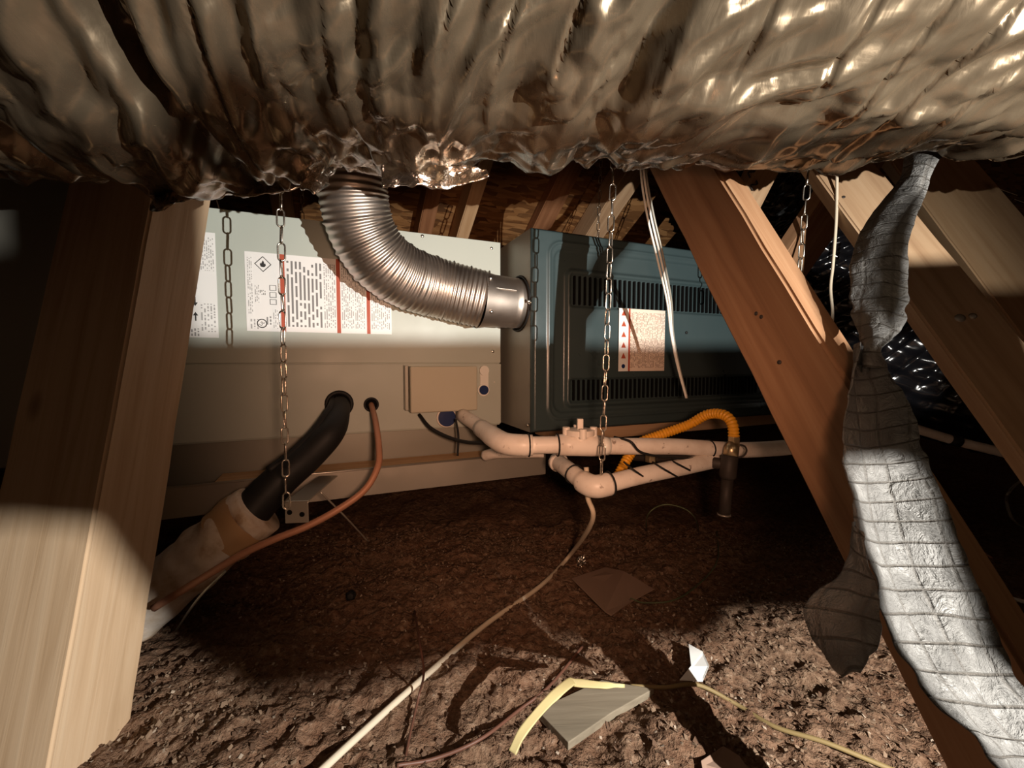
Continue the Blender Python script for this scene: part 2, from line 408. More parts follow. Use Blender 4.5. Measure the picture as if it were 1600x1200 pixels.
# ------------------------------------------------------------------ roof deck and rafters
SL = 0.6; S0 = 2.2; ZR = CH + 0.15
e2 = Vector((-UY, UX, -SL)).normalized(); e1 = Vector((UX, UY, 0)); e3 = e1.cross(e2).normalized()
if e3.z < 0: e3 = -e3
R0 = Vector((-UY * S0, UX * S0, ZR))
def onroof(px, py, down=0.0):
    o = Vector((0, 0, CH)); d = at(px, py, 1.0) - o; p = R0 - e3 * down
    t = (p - o).dot(e3) / d.dot(e3); return o + d * t
ceil = empty('ceiling', R0); ceil['kind'] = 'structure'; ceil['label'] = 'sloping strand-board roof deck over the attic'
ceil.matrix_world = Matrix((e1, e2, e3)).transposed().to_4x4(); ceil.matrix_world.translation = R0
mtx = Matrix((e1, e2, e3)).transposed().to_4x4(); mtx.translation = R0; ceil.matrix_world = mtx
pm = MB().box(.002, 1.216, .002, 2.436, 0, .012)
pan0 = None
for i in range(-3, 4):
    for j in (-2, -1, 0):
        if pan0 is None: o = pan0 = pm.build('strand_board_panel', M['osb'], ceil)
        else: o = pan0.copy(); COL.objects.link(o); o.parent = ceil
        o.location = (i * 1.22 - .33, j * 2.44 + 1.05 + .02 * (i % 2), 0)
def rafter(px, py, up, dn, w, dep, mat, label):
    p = onroof(px, py, dep + .001)
    o = beam('rafter', p - e2 * up, p + e2 * dn, w, e1, dep, mat, label, 'rafter', 'rafters under the roof deck')
    return o
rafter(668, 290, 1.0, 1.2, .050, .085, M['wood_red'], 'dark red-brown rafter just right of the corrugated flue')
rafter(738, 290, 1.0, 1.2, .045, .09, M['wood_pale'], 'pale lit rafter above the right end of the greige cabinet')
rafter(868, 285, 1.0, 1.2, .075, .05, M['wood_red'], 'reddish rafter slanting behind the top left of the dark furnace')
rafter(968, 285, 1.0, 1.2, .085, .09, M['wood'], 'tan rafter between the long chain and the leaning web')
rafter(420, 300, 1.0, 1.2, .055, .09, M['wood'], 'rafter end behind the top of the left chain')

# ------------------------------------------------------------------ truss webs
pc_t = at(238, 315, .62); pc_b = at(75, 1200, .45)
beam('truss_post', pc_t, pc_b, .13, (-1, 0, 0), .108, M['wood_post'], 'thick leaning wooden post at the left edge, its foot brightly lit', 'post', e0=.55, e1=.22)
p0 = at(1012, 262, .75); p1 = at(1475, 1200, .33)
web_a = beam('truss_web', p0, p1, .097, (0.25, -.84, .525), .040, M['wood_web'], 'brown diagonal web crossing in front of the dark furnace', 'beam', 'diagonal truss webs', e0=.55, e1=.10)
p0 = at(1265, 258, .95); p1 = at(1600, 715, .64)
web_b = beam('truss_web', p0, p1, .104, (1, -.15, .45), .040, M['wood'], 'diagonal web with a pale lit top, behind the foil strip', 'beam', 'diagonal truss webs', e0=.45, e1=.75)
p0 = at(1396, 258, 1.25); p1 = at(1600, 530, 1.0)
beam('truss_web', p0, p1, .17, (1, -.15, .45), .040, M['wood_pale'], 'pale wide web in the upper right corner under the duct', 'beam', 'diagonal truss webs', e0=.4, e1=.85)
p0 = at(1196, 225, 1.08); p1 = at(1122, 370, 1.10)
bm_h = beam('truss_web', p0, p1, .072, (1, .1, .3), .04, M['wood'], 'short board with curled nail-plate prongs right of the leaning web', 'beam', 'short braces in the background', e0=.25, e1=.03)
p0 = at(1290, 305, 1.0); p1 = at(1190, 455, 1.06)
bm_s = beam('truss_web', p0, p1, .115, (1, .1, .6), .04, M['wood_web'], 'stamped brown brace behind the right hand chain', 'beam', 'short braces in the background', e0=.4, e1=.05)
def on_beam(o, px, py):
    """local x, y where the pixel meets the broad front face of the beam"""
    mi = o.matrix_world.inverted(); a = mi @ Vector((0, 0, CH)); b = mi @ at(px, py, 1.0); t = a.z / (a.z - b.z); q = a + (b - a) * t
    return q.x, q.y
def nail(o, px, py, r=.0035, mat=None):
    x, y = on_beam(o, px, py); n_ = MB().tube([(x, y, .002), (x, y, -.0008), (x, y, -.0014)], [r, r, r * .6], 10).build('nail', mat or M['iron'], o, True)
    return n_
# ------------------------------------------------------------------ furnace
ZB = -0.165; ZT = 0.3025; FL = 0.90; FD = 0.66
fur = empty('furnace', (F0.x, F0.y, CH + ZB), PHI, 'horizontal gas furnace with a dark teal louvred door', 'furnace')
def lz(z): return z - ZB
H = ZT - ZB
# flank with the flue opening
fc = (0.078, lz(0.140)); FR = 0.061
def plate_with_hole(mb, x, y0, y1, z0, z1, cy, cz, r, seg=48):
    v = []; f = []
    def edge(a):
        c, s = math.cos(a), math.sin(a); t = 9
        if c > 1e-9: t = min(t, (y1 - cy) / c)
        if c < -1e-9: t = min(t, (y0 - cy) / c)
        if s > 1e-9: t = min(t, (z1 - cz) / s)
        if s < -1e-9: t = min(t, (z0 - cz) / s)
        return cy + c * t, cz + s * t
    angs = [2 * math.pi * i / seg for i in range(seg)]
    for cy_, cz_ in ((y0, z0), (y0, z1), (y1, z0), (y1, z1)): angs.append(math.atan2(cz_ - cz, cy_ - cy) % (2 * math.pi))
    angs = sorted(set(angs)); n = len(angs)
    for a in angs:
        v.append((x, cy + r * math.cos(a), cz + r * math.sin(a))); e = edge(a); v.append((x, e[0], e[1]))
    for i in range(n): j = (i + 1) % n; f.append((2 * i, 2 * j, 2 * j + 1, 2 * i + 1))
    return mb.add(v, f)
m = plate_with_hole(MB(), 0.0, .012, FD, 0, H, fc[0], fc[1], FR + .004)
m.build('flank_panel', M['cab_dark'], fur)
MB().tube([(0, fc[0], fc[1]), (.12, fc[0], fc[1])], FR + .004, 40, cap=True).build('flue_opening', M['hole'], fur)
b = MB().box(.001, FL, .014, FD, 0, .003).box(.001, FL, .014, FD, H - .003, H).box(FL - .003, FL, .014, FD, .003, H - .003).box(.001, FL, FD - .003, FD, .003, H - .003)
b.build('cabinet_shell', M['cab_dark'], fur)
MB().ring((-.001, fc[0], fc[1]), (1, 0, 0), FR + .004, .003, 40, 8).build('flue_gasket', M['black'], fur, True)
# door: heightfield panel with embossed border and recessed louvre fields
def rrect(x, z, x0, x1, z0, z1, r):
    dx = np.maximum(np.maximum(x0 + r - x, x - (x1 - r)), 0); dz = np.maximum(np.maximum(z0 + r - z, z - (z1 - r)), 0)
    d = np.sqrt(dx * dx + dz * dz) - r
    ins = np.maximum(np.maximum(x0 - x, x - x1), np.maximum(z0 - z, z - z1))
    return np.where((dx > 0) & (dz > 0), d, ins)
def sstep(d, a, b): t = np.clip((d - a) / (b - a), 0, 1); return t * t * (3 - 2 * t)
def fl_px(px, py): x, z = onface(px, py, 0.0); return x, lz(z)
x_l, z_tt = fl_px(890, 425); _, z_tb = fl_px(900, 482)
_, z_bt = fl_px(880, 590); _, z_bb = fl_px(880, 632); xa, zpt = fl_px(886, 482); _, zpb = fl_px(880, 588)
NX, NZ = 300, 190
gx = np.linspace(0, FL, NX); gz = np.linspace(0, H, NZ); X, Z = np.meshgrid(gx, gz)
dep = np.zeros_like(X)
d_out = rrect(X, Z, .042, FL - .042, .030, H - .028, .03)
dep += 0.004 * (1 - sstep(np.abs(d_out), .0, .006))                       # raised bead
d_in = rrect(X, Z, .052, FL - .05, .040, H - .038, .03)
dep -= 0.006 * (1 - sstep(d_in, -.008, .0))
d_c = rrect(X, Z, x_l - .012, FL - .11, z_bb - .012, z_tt + .012, .022)
dep += 0.010 * (1 - sstep(d_c, -.010, .0))
for (za, zb) in ((z_tb, z_tt), (z_bb, z_bt)):
    dd = rrect(X, Z, x_l - .002, FL - .12, za, zb, .012); dep -= 0.007 * (1 - sstep(dd, -.008, .0))
edge = np.minimum(np.minimum(X, FL - X), np.minimum(Z, H - Z)); dep -= 0.010 * (1 - sstep(edge, 0, .006))
mb = MB(); Yv = -dep
v = [(float(a), float(bv), float(c)) for a, bv, c in zip(X.ravel(), Yv.ravel(), Z.ravel())]
idx = np.arange(NX * NZ).reshape(NZ, NX)
f = list(map(tuple, np.stack([idx[:-1, :-1].ravel(), idx[:-1, 1:].ravel(), idx[1:, 1:].ravel(), idx[1:, :-1].ravel()], 1).tolist()))
rim = list(idx[0, :]) + list(idx[1:, -1]) + list(idx[-1, ::-1][1:]) + list(idx[::-1, 0][1:-1])
nb = len(v); v += [(v[i][0], .0138, v[i][2]) for i in rim]; nr = len(rim)
f += [(int(rim[i]), int(rim[(i + 1) % nr]), nb + (i + 1) % nr, nb + i) for i in range(nr)]
mb.add(v, f); door = mb.build('door_panel', M['door'], fur, True)
# louvre slots
def slot_mesh(h, wd):
    q = MB(); pts = []
    for s_, c0 in ((1, h / 2 - wd / 2), (-1, -h / 2 + wd / 2)):
        for i in range(7):
            a = math.pi * i / 6 + (0 if s_ > 0 else math.pi); pts.append((math.cos(a) * wd / 2, c0 + math.sin(a) * wd / 2))
    q.prism(pts, 1, -.0012, .004); return q
sl0 = None
for (za, zb, n, lean) in ((z_tb + .008, z_tt - .008, 44, 0), (z_bb + .008, z_bt - .006, 46, 0)):
    hgt = zb - za; s0 = slot_mesh(hgt, .0044).build('louvre_slot', M['hole'], door)
    for k in range(n):
        o = s0 if k == 0 else s0.copy()
        if k: COL.objects.link(o); o.parent = door
        o.location = (x_l + .012 + k * (FL - .16 - x_l) / n, -.0035, (za + zb) / 2)
def screw(parent, x, y, z, r=.0042, ax=1):
    q = MB(); s = [(0, 1.0), (.4, 1.0), (.75, .75), (1.0, .35)]
    dirv = Vector((0, -1, 0)) if ax == 1 else Vector((-1, 0, 0)); c = Vector((x, y, z))
    q.tube([c + dirv * (h * r * .7) for h, _ in s], [rr * r for _, rr in s], 8); return q.build('screw', M['screw'], parent, True)
for (px, py) in ((838, 384), (886, 368)): x, z = fl_px(px, py); screw(fur, x, 0.006, z)
for (px, py) in ((824, 665), (825, 470)): x, z = fl_px(px, py); screw(fur, x + .004, .004, z, .0045)
screw(fur, 0, .012, lz(.135), .006, 2)
# door label
def sheet(parent, x0, z0, wd, ht, y, mat, name='label_sheet'):
    o = MB().box(0, wd, -.0006, 0, 0, ht).build(name, mat, parent); o.location = (x0, y, z0); return o
x0, zl0 = fl_px(963, 580); x1, zl1 = fl_px(1036, 484); _, zt_ = fl_px(966, 482)
lw, lh = x1 - x0, zt_ - zl0
lab = sheet(fur, x0, zl0, lw, lh, -.0075, label_mat('warning_sticker_print', (0.80, 0.66, 0.55), 34, 64, .58, dark=(0.30, 0.20, 0.15), W=lw, H=lh))
lab['label'] = 'cream warning sticker'
def flat(parent, poly, mat, name, y=-.0011):
    return MB().prism(poly, 1, y, -.0005).build(name, mat, parent)
M['red'] = paint('red_print', (0.42, 0.07, 0.03), 0.5, 0.0); M['ink'] = paint('black_print', (0.02, 0.02, 0.02), 0.5, 0.0)
flat(lab, [(0, 0), (lw * .20, 0), (lw * .20, lh), (0, lh)], M['paper'], 'margin', -.0008)
flat(lab, [(lw * .20, 0), (lw * .235, 0), (lw * .235, lh), (lw * .20, lh)], M['red'], 'red_bar')
for k in range(5):
    zc = lh * (.93 - .17 * k); s = lh * .045
    flat(lab, [(lw * .05, zc - s), (lw * .15, zc - s), (lw * .10, zc + s)], M['red'] , 'warning_triangle')
flat(lab, [(lw * .10 + lh * .035 * math.cos(a * .5236), lh * .08 + lh * .035 * math.sin(a * .5236)) for a in range(12)], M['blue'], 'notice_disc')
# mount hardware dots on the door
for (px, py) in ((1055, 547), (1070, 520)): x, z = fl_px(px, py); screw(fur, x, -.006, z, .004).data.materials[0] = M['black']

# ------------------------------------------------------------------ coil cabinet
CO = 0.15; CX1 = -.02; CX0 = -.735
cab = empty('coil_cabinet', loc2w(0, 0, ZB), PHI, 'greige sheet-metal coil cabinet covered with warning labels', 'air handler')
def cpx(px, py, off=CO): x, z = onface(px, py, off); return x, lz(z)
zs = cpx(600, 568)[1]
MB().box(CX0, CX1, CO + .004, CO + .50, 0, H).build('cabinet_shell', M['cab'], cab, bevel=.002)
MB().box(CX0, CX1 + .001, CO, CO + .006, zs + .0012, H + .001).build('upper_panel', M['cab'], cab, bevel=.0012)
MB().box(CX0, CX1 + .001, CO - .002, CO + .006, .004, zs - .0012).build('lower_panel', M['cab'], cab, bevel=.0012)
for (px, py) in ((768, 388), (770, 549), (772, 597), (762, 660), (660, 369)): x, z = cpx(px, py); screw(cab, x, CO + .001, z, .0045)
# main label (text turned a quarter)
xa, za = cpx(386, 517); xb, zb = cpx(612, 520); _, zt1 = cpx(378, 392)
WL, HL = xb - xa, zt1 - za
paper = (0.80, 0.80, 0.79)
l1 = sheet(cab, xa, za, WL, HL, CO - .0004, label_mat('rating_label_paper', paper, 1, 1, 0.0), 'rating_label')
l1['label'] = 'large white rating label with red bars'
def txt(parent, x0, x1, z0, z1, rows, chars, dens, ink=(0.09, 0.085, 0.085), base=paper):
    wd, ht = x1 - x0, z1 - z0
    o = MB().box(0, wd, -.0003, 0, 0, ht).build('print_block', label_mat('print_block_ink', base, rows, chars, dens, dark=ink, W=wd, H=ht), parent)
    o.location = (x0, -.0007, z0); return o
def rb(a, b): flat(l1, [(WL * a, 0), (WL * b, 0), (WL * b, HL), (WL * a, HL)], M['red'], 'red_bar')
rb(.218, .248); rb(.595, .622); rb(.812, .838)
txt(l1, WL * .255, WL * .50, HL * .02, HL * .97, 9, 26, .72)
txt(l1, WL * .505, WL * .59, HL * .02, HL * .97, 6, 60, .55, (.25, .25, .25))
txt(l1, WL * .63, WL * .72, HL * .02, HL * .97, 7, 60, .55, (.25, .25, .25))
txt(l1, WL * .725, WL * .80, HL * .02, HL * .97, 6, 60, .55, (.25, .25, .25))
txt(l1, WL * .845, WL * .99, HL * .02, HL * .97, 10, 60, .55, (.25, .25, .25))
txt(l1, WL * .012, WL * .045, HL * .18, HL * .97, 3, 60, .5, (.3, .3, .3))
txt(l1, WL * .02, WL * .08, HL * .02, HL * .16, 3, 14, .6, (.3, .3, .3))
txt(l1, WL * .055, WL * .085, HL * .35, HL * .6, 3, 22, .5, (.2, .2, .2))
txt(l1, WL * .12, WL * .16, HL * .08, HL * .20, 2, 8, .7, (.15, .15, .15))
txt(l1, WL * .165, WL * .20, HL * .02, HL * .30, 3, 20, .5, (.3, .3, .3))
txt(l1, WL * .085, WL * .125, HL * .46, HL * .53, 4, 5, .55, (.02, .02, .02))
# flame diamond
cx, cz, s = WL * .112, HL * .855, HL * .095
def outline(par, poly, t, mat, name):
    n = len(poly); c = [sum(p[0] for p in poly) / n, sum(p[1] for p in poly) / n]; q = MB(); v = []; f = []
    for y in (-.0012, -.0004):
        for p in poly: v.append((p[0], y, p[1]))
        for p in poly:
            dx, dz = p[0] - c[0], p[1] - c[1]; L = math.hypot(dx, dz); k = (L - t) / L; v.append((c[0] + dx * k, y, c[1] + dz * k))
    for i in range(n):
        j = (i + 1) % n; f += [(i, j, n + j, n + i), (2 * n + i, 3 * n + i, 3 * n + j, 2 * n + j), (i, 2 * n + i, 2 * n + j, j), (n + i, n + j, 3 * n + j, 3 * n + i)]
    return q.add(v, f).build(name, mat, par)
outline(l1, [(cx + s, cz), (cx, cz + s * 1.05), (cx - s, cz), (cx, cz - s * 1.05)], s * .12, M['ink'], 'diamond_outline')
fl_p = [(0, -.42), (.22, -.36), (.34, -.12), (.26, .12), (.16, .02), (.12, .3), (0, .5), (-.1, .28), (-.2, .05), (-.3, .16), (-.36, -.1), (-.24, -.36)]
flat(l1, [(cx + p[0] * s, cz + p[1] * s) for p in fl_p], M['ink'], 'flame_symbol')
ccx, ccz, cr = WL * .095, HL * .10, HL * .058
outline(l1, [(ccx + cr * math.cos(a * math.pi / 12), ccz + cr * math.sin(a * math.pi / 12)) for a in range(24)], cr * .2, M['ink'], 'listing_ring')
def letters(par, body, size, x, z, rot, mat, y=-.0012):
    cu = bpy.data.curves.new('print_letters', 'FONT'); cu.body = body; cu.size = size; cu.align_x = 'CENTER'; cu.align_y = 'CENTER'; cu.extrude = .0001
    ob = bpy.data.objects.new('t', cu); COL.objects.link(ob); bpy.context.view_layer.update()
    me = bpy.data.meshes.new_from_object(ob.evaluated_get(bpy.context.evaluated_depsgraph_get())); bpy.data.objects.remove(ob)
    me.materials.clear(); me.materials.append(mat)
    o = bpy.data.objects.new('print_letters', me); COL.objects.link(o); o.parent = par
    o.rotation_euler = (math.radians(90), rot, 0); o.location = (x, y, z); return o
letters(l1, 'UL', cr * 1.0, ccx, ccz, math.radians(-45), M['ink'])
# pictogram boxes
for k, zc in enumerate((.38, .47, .56)):
    s = HL * .038; outline(l1, [(WL * .17 - s, HL * zc - s * .9), (WL * .17 + s, HL * zc - s * .9), (WL * .17 + s, HL * zc + s * .9), (WL * .17 - s, HL * zc + s * .9)], s * .22, M['ink'], 'pictogram_box')
# second label, half behind the post
xa2, za2 = cpx(292, 527); xb2, _ = cpx(342, 526); _, zt2 = cpx(312, 362)
W2, H2 = xb2 - xa2, zt2 - za2
l2 = sheet(cab, xa2, za2, W2, H2, CO - .0004, label_mat('airflow_label_paper', paper, 1, 1, 0.0), 'airflow_label'); l2['label'] = 'white label with black arrows'
txt(l2, W2 * .50, W2 * .95, H2 * .62, H2 * .97, 7, 30, .5, (.3, .3, .3)); txt(l2, W2 * .45, W2 * .95, H2 * .04, H2 * .34, 5, 24, .5, (.3, .3, .3))
txt(l2, W2 * .05, W2 * .4, H2 * .42, H2 * .92, 6, 40, .45, (.4, .4, .4)); txt(l2, W2 * .02, W2 * .42, H2 * .01, H2 * .09, 4, 6, .7, (.2, .2, .2))
def arrow(par, x, z, s, up):
    sg = 1 if up else -1; P = [(-.12, -1), (.12, -1), (.12, .2), (.5, .2), (0, 1), (-.5, .2), (-.12, .2)]
    P = [(x + p[0] * s, z + sg * p[1] * s) for p in P]
    flat(par, P if up else P[::-1], M['ink'], 'airflow_arrow')
arrow(l2, W2 * .30, H2 * .20, H2 * .042, True); arrow(l2, W2 * .30, H2 * .34, H2 * .042, False)
# line-set ports
def port(px, py, R, name='port_grommet'):
    x, z = cpx(px, py)
    MB().ring((x, CO - .003, z), (0, 1, 0), R, R * .17, 28, 8).build(name, M['black'], cab, True)
    MB().tube([(x, CO - .0032, z), (x, CO + .03, z)], R * .98, 24).build('port_opening', M['hole'], cab)
    return x, z
p1x, p1z = port(530, 631, .026); p2x, p2z = port(580, 632, .0145)
# drain service box with plug tab
bx0, bz0 = cpx(642, 646, CO - .045); bx1, bz1 = cpx(746, 572, CO - .045)
bx = MB().box(bx0, bx1, CO - .045, CO - .002, bz0, bz1).build('service_box', M['cab_warm'], cab, bevel=.003)
bx2 = MB().box(bx0 - .010, bx0 - .002, CO - .03, CO - .002, bz0 + .005, bz1 + .002).build('service_box_lip', M['cab_dark'], cab, bevel=.001)
tx, tz = cpx(755, 579); tx2, tz2 = cpx(754, 609)
tabm = MB().tube([(tx, CO - .002, tz), (tx, CO - .010, tz)], .0125, 24); tabm.box(tx - .010, tx + .012, CO - .006, CO - .002, tz2, tz); tabm.tube([(tx2, CO - .002, tz2), (tx2, CO - .008, tz2)], .0155, 24)
tabm.build('plug_tab', M['white'], cab, bevel=0)
MB().tube([(tx2, CO - .008, tz2), (tx2, CO - .013, tz2)], .0118, 24).build('blue_plug', M['blue'], cab)
qx, qz = cpx(697, 652); MB().tube([(qx, CO - .002, qz), (qx, CO - .012, qz)], .0215, 24).build('lower_blue_plug', M['blue'], cab)
MB().ring((qx, CO - .004, qz), (0, 1, 0), .0225, .003, 24, 6).build('plug_rim', M['pvc'], cab, True)

# plenum box further left
pl = empty('supply_plenum', loc2w(CX0 - .006, 0, ZB), PHI, 'grey sheet-metal plenum box behind the left post', 'plenum')
MB().box(-.75, 0, CO - .006, CO + .5, -.02, H + .03).build('plenum_shell', M['cab_dark'], pl, bevel=.003)
MB().box(-.010, .004, CO - .012, CO + .5, -.02, H + .032).build('drive_cleat', M['galv'], pl, bevel=.002)
MB().box(-.30, -.29, CO - .011, CO - .004, -.01, H + .025).build('standing_seam', M['cab_dark'], pl, bevel=.001)

# ------------------------------------------------------------------ drain pan, base rail, bracket
PO = CO - .072
pan = empty('drain_pan', loc2w(0, 0, -.286), PHI, 'shallow galvanised drain pan under the coil cabinet', 'pan')
px1 = .075
zlip = .056
MB().box(-1.10, px1, PO, CO + .55, -.0015, .0).build('pan_floor', M['galv'], pan)
MB().box(-1.10, px1, PO - .0012, PO + .0012, 0, zlip).build('front_lip', M['galv'], pan)
MB().tube([(-1.10, PO + .001, zlip), (px1, PO + .001, zlip)], .0028, 8).build('rolled_hem', M['galv'], pan, True)
MB().box(px1 - .002, px1, PO, CO + .55, 0, zlip).build('end_lip', M['galv'], pan)
MB().box(-1.05, px1 - .02, CO + .535, CO + .538, 0, zlip).build('rear_lip', M['galv'], pan)
MB().box(CX0, CX1, CO + .024, CO + .42, -.2855 - ZB, -.0005).build('support_base', M['cab_dark'], cab, bevel=.002)
# platform planks that carry furnace
for (a, b_, y0, lbl) in ((.10, 1.55, .05, 'wooden support plank below the dark furnace'),):
    o = MB().box(0, b_ - a, 0, .14, 0, .038).build('support_plank', M['wood'], None, bevel=.002)
    o.location = loc2w(a, y0, ZB - .0385); o.rotation_euler = (0, 0, PHI); tag(o, lbl, 'plank', 'planks under the furnace')
sh = MB().box(CX0 + .1, -.06, PO + .014, CO + .018, 0, .053).build('shim_strip', M['wood_pale'], None, bevel=.002)
sh.location = (F0.x, F0.y, CH - .2855); sh.rotation_euler = (0, 0, PHI); tag(sh, 'pale wooden shim strip lying inside the drain pan', 'shim')
br = empty('angle_bracket', at(462, 800, .66), .1, 'punched steel angle bracket at the foot of the left chain', 'bracket')
def punched(mb, x0, x1, z0, z1, holes, r, y0, y1):
    mb.box(x0, x1, y0, y1, z0, z1); return mb
punched(MB(), -.016, .020, -.018, .016, (), .004, -.001, .001).build('flange', M['galv'], br, bevel=.0008)
MB().box(-.016, .020, 0, .15, .016, .018).build('top_flange', M['galv'], br, bevel=.0008)
for (hx, hz) in ((-.009, .0), (.010, -.004)): MB().tube([(hx, -.0013, hz), (hx, .0013, hz)], .0042, 12).build('punched_hole', M['hole'], br)

# ------------------------------------------------------------------ flue
flue = empty('flue_pipe', loc2w(0, fc[0], .14), 0, 'corrugated aluminium flue elbow running into the furnace flank', 'flue pipe')
fb = flue.location.copy()
def rel(p): return Vector(p) - fb
cpt = loc2w(.035, fc[0], .14); c1 = loc2w(-.045, fc[0], .142); c2 = loc2w(-.105, fc[0] - .002, .146)
path = [loc2w(-.092, fc[0], .145), at(690, 452, .965), at(640, 436, .925), at(597, 408, .885), at(568, 365, .855), at(555, 320, .835), at(551, 280, .825), at(550, 230, .82), at(550, 120, .82)]
fine, L = resample(spline(path, 400), 620)
nr = int(L / .0105)
ph = np.linspace(0, L / .0105, len(fine))
def corr(i, a):
    k = ph[i]; s_ = 1 + .015 * math.cos(2 * math.pi * k)
    if int(k + .5) % 4 == 0:
        q = (k + .5) % 1 - .5; s_ += .018 * math.exp(-(q / .22) ** 2) * (1 + .9 * math.cos(64 * a))
    return s_
mbx = MB().tube([rel(p) for p in fine], [.0655 + .001 * math.sin(7 * t) for t in np.linspace(0, 1, len(fine))], 128, cap=False, disp=corr)
mbx.build('corrugated_tube', M['alum'], flue, True)
cl = [cpt, c1, loc2w(-.055, fc[0], .143), loc2w(-.060, fc[0], .143), loc2w(-.068, fc[0], .1435), c2]
col_pts = [rel(loc2w(t, fc[0], .14 - t * .05)) for t in (.05, -.008, -.012, -.016, -.022, -.028, -.070, -.100, -.104)]
MB().tube(col_pts, [.0585, .0585, .0605, .0605, .0585, .0600, .0610, .0665, .067], 56, cap=False).build('collar', M['alum'], flue, True)
lk = []
for t in np.linspace(-.10, -.03, 40):
    c = rel(loc2w(t, fc[0], .14 - t * .05)); lk.append(c + Vector((UY, -UX, 0)) * .058 + Vector((0, 0, .020)))
MB().tube(lk, [.0016 + .0006 * (i % 2) for i in range(40)], 6).build('lock_seam', M['alum'], flue, True)
for zz in (.040, -.034):
    c = rel(loc2w(-.092, fc[0], .145)) + Vector((UY, -UX, 0)) * math.sqrt(.0655 ** 2 - zz ** 2) + Vector((0, 0, zz))
    MB().tube([c, c + Vector((UY, -UX, 0)) * .003, c + Vector((UY, -UX, 0)) * .0045], [.0042, .0042, .002], 10).build('screw', M['screw'], flue, True)

# ------------------------------------------------------------------ big foil duct overhead
def make_duct():
    nx, nt = 1150, 420
    xs = np.linspace(-1.35, 1.45, nx); th = np.linspace(0, 2 * math.pi, nt + 1)[:-1]
    TH, X = np.meshgrid(th, xs, indexing='ij')            # theta 0 = +Y, increasing towards +Z
    zc = np.interp(xs, [-1.3, -.75, -.50, -.34, -.18, .0, .25, .5, .8, 1.4], [.425, .410, .386, .376, .403, .408, .416, .432, .44, .448])
    yc = np.interp(xs, [-1.3, -.5, 0, .6, 1.4], [.40, .40, .40, .41, .44]); R = np.interp(xs, [-1.3, -.6, -.3, 0, .5, 1.4], [.205, .205, .21, .21, .212, .21])
    s = TH * 0.21
    wx = X + .016 * vnoise(X * 7, s * 8, 50) + .05 * vnoise(X * 2, s * 3, 51); ws = s + .022 * vnoise(X * 9, s * 7, 52)
    low = np.clip((-np.sin(TH) - .60) / .35, 0, 1)         # the crushed underside is more crinkled
    pa = wx * 21 + .5 * vnoise(X * 5, s * 4, 9); pl = np.abs((pa % 1) * 2 - 1)          # pleats between the wire hoops
    pin = tnoise(np.floor(pa) * 1.37 + .5, ws * 9, 15)
    D = .010 * tnoise(wx * 30 + ws * 2, ws * 4.2, 61) + .0040 * tnoise(wx * 70 - ws * 4, ws * 10 + wx * 3, 81) + .0065 * (pl - .5) * (.6 + .6 * pin)
    D += (.0006 + .0048 * low) * tnoise(wx * 75 + ws * 25, ws * 48 - wx * 25, 91) + .006 * low * tnoise(wx * 34 + ws * 14, ws * 22 - wx * 10, 92) + .010 * vnoise(X * 4, s * 4, 99) - .006
    D -= .005 * np.exp(-((pl - 1) / .10) ** 2) * np.clip(vnoise(X * 9, s * 7, 133) * 3, 0, 1)
    # deep folds seen at the left
    for (x0, wd, dp, sl) in ((-.47, .020, .05, .25), (-.265, .012, .035, .0), (.52, .012, .02, .1)):
        D -= dp * np.exp(-((X - x0 - sl * (s - .85) + .02 * vnoise(s * 9, X * 0 + x0 * 9, 7)) / wd) ** 2)
    RR = R[None, :] + D
    P = np.stack([X + 0 * RR, yc[None, :] + np.cos(TH) * RR, CH + zc[None, :] + np.sin(TH) * RR], -1)
    v = P.reshape(-1, 3); i = np.arange(nt * nx).reshape(nt, nx); i2 = np.roll(i, -1, 0)
    f = np.stack([i[:, :-1].ravel(), i[:, 1:].ravel(), i2[:, 1:].ravel(), i2[:, :-1].ravel()], 1)
    base = Vector((0, .40, CH + .40)); root = empty('foil_flex_duct', base, 0, 'huge crumpled foil flex duct hanging across the top of the view', 'duct')
    me = bpy.data.meshes.new('foil_jacket'); me.from_pydata((v - np.array(base)).tolist(), [], f.tolist()); me.materials.append(M['foil'])
    me.polygons.foreach_set('use_smooth', [True] * len(me.polygons))
    o = bpy.data.objects.new('foil_jacket', me); COL.objects.link(o); o.parent = root
    return root, base
duct, dbase = make_duct()
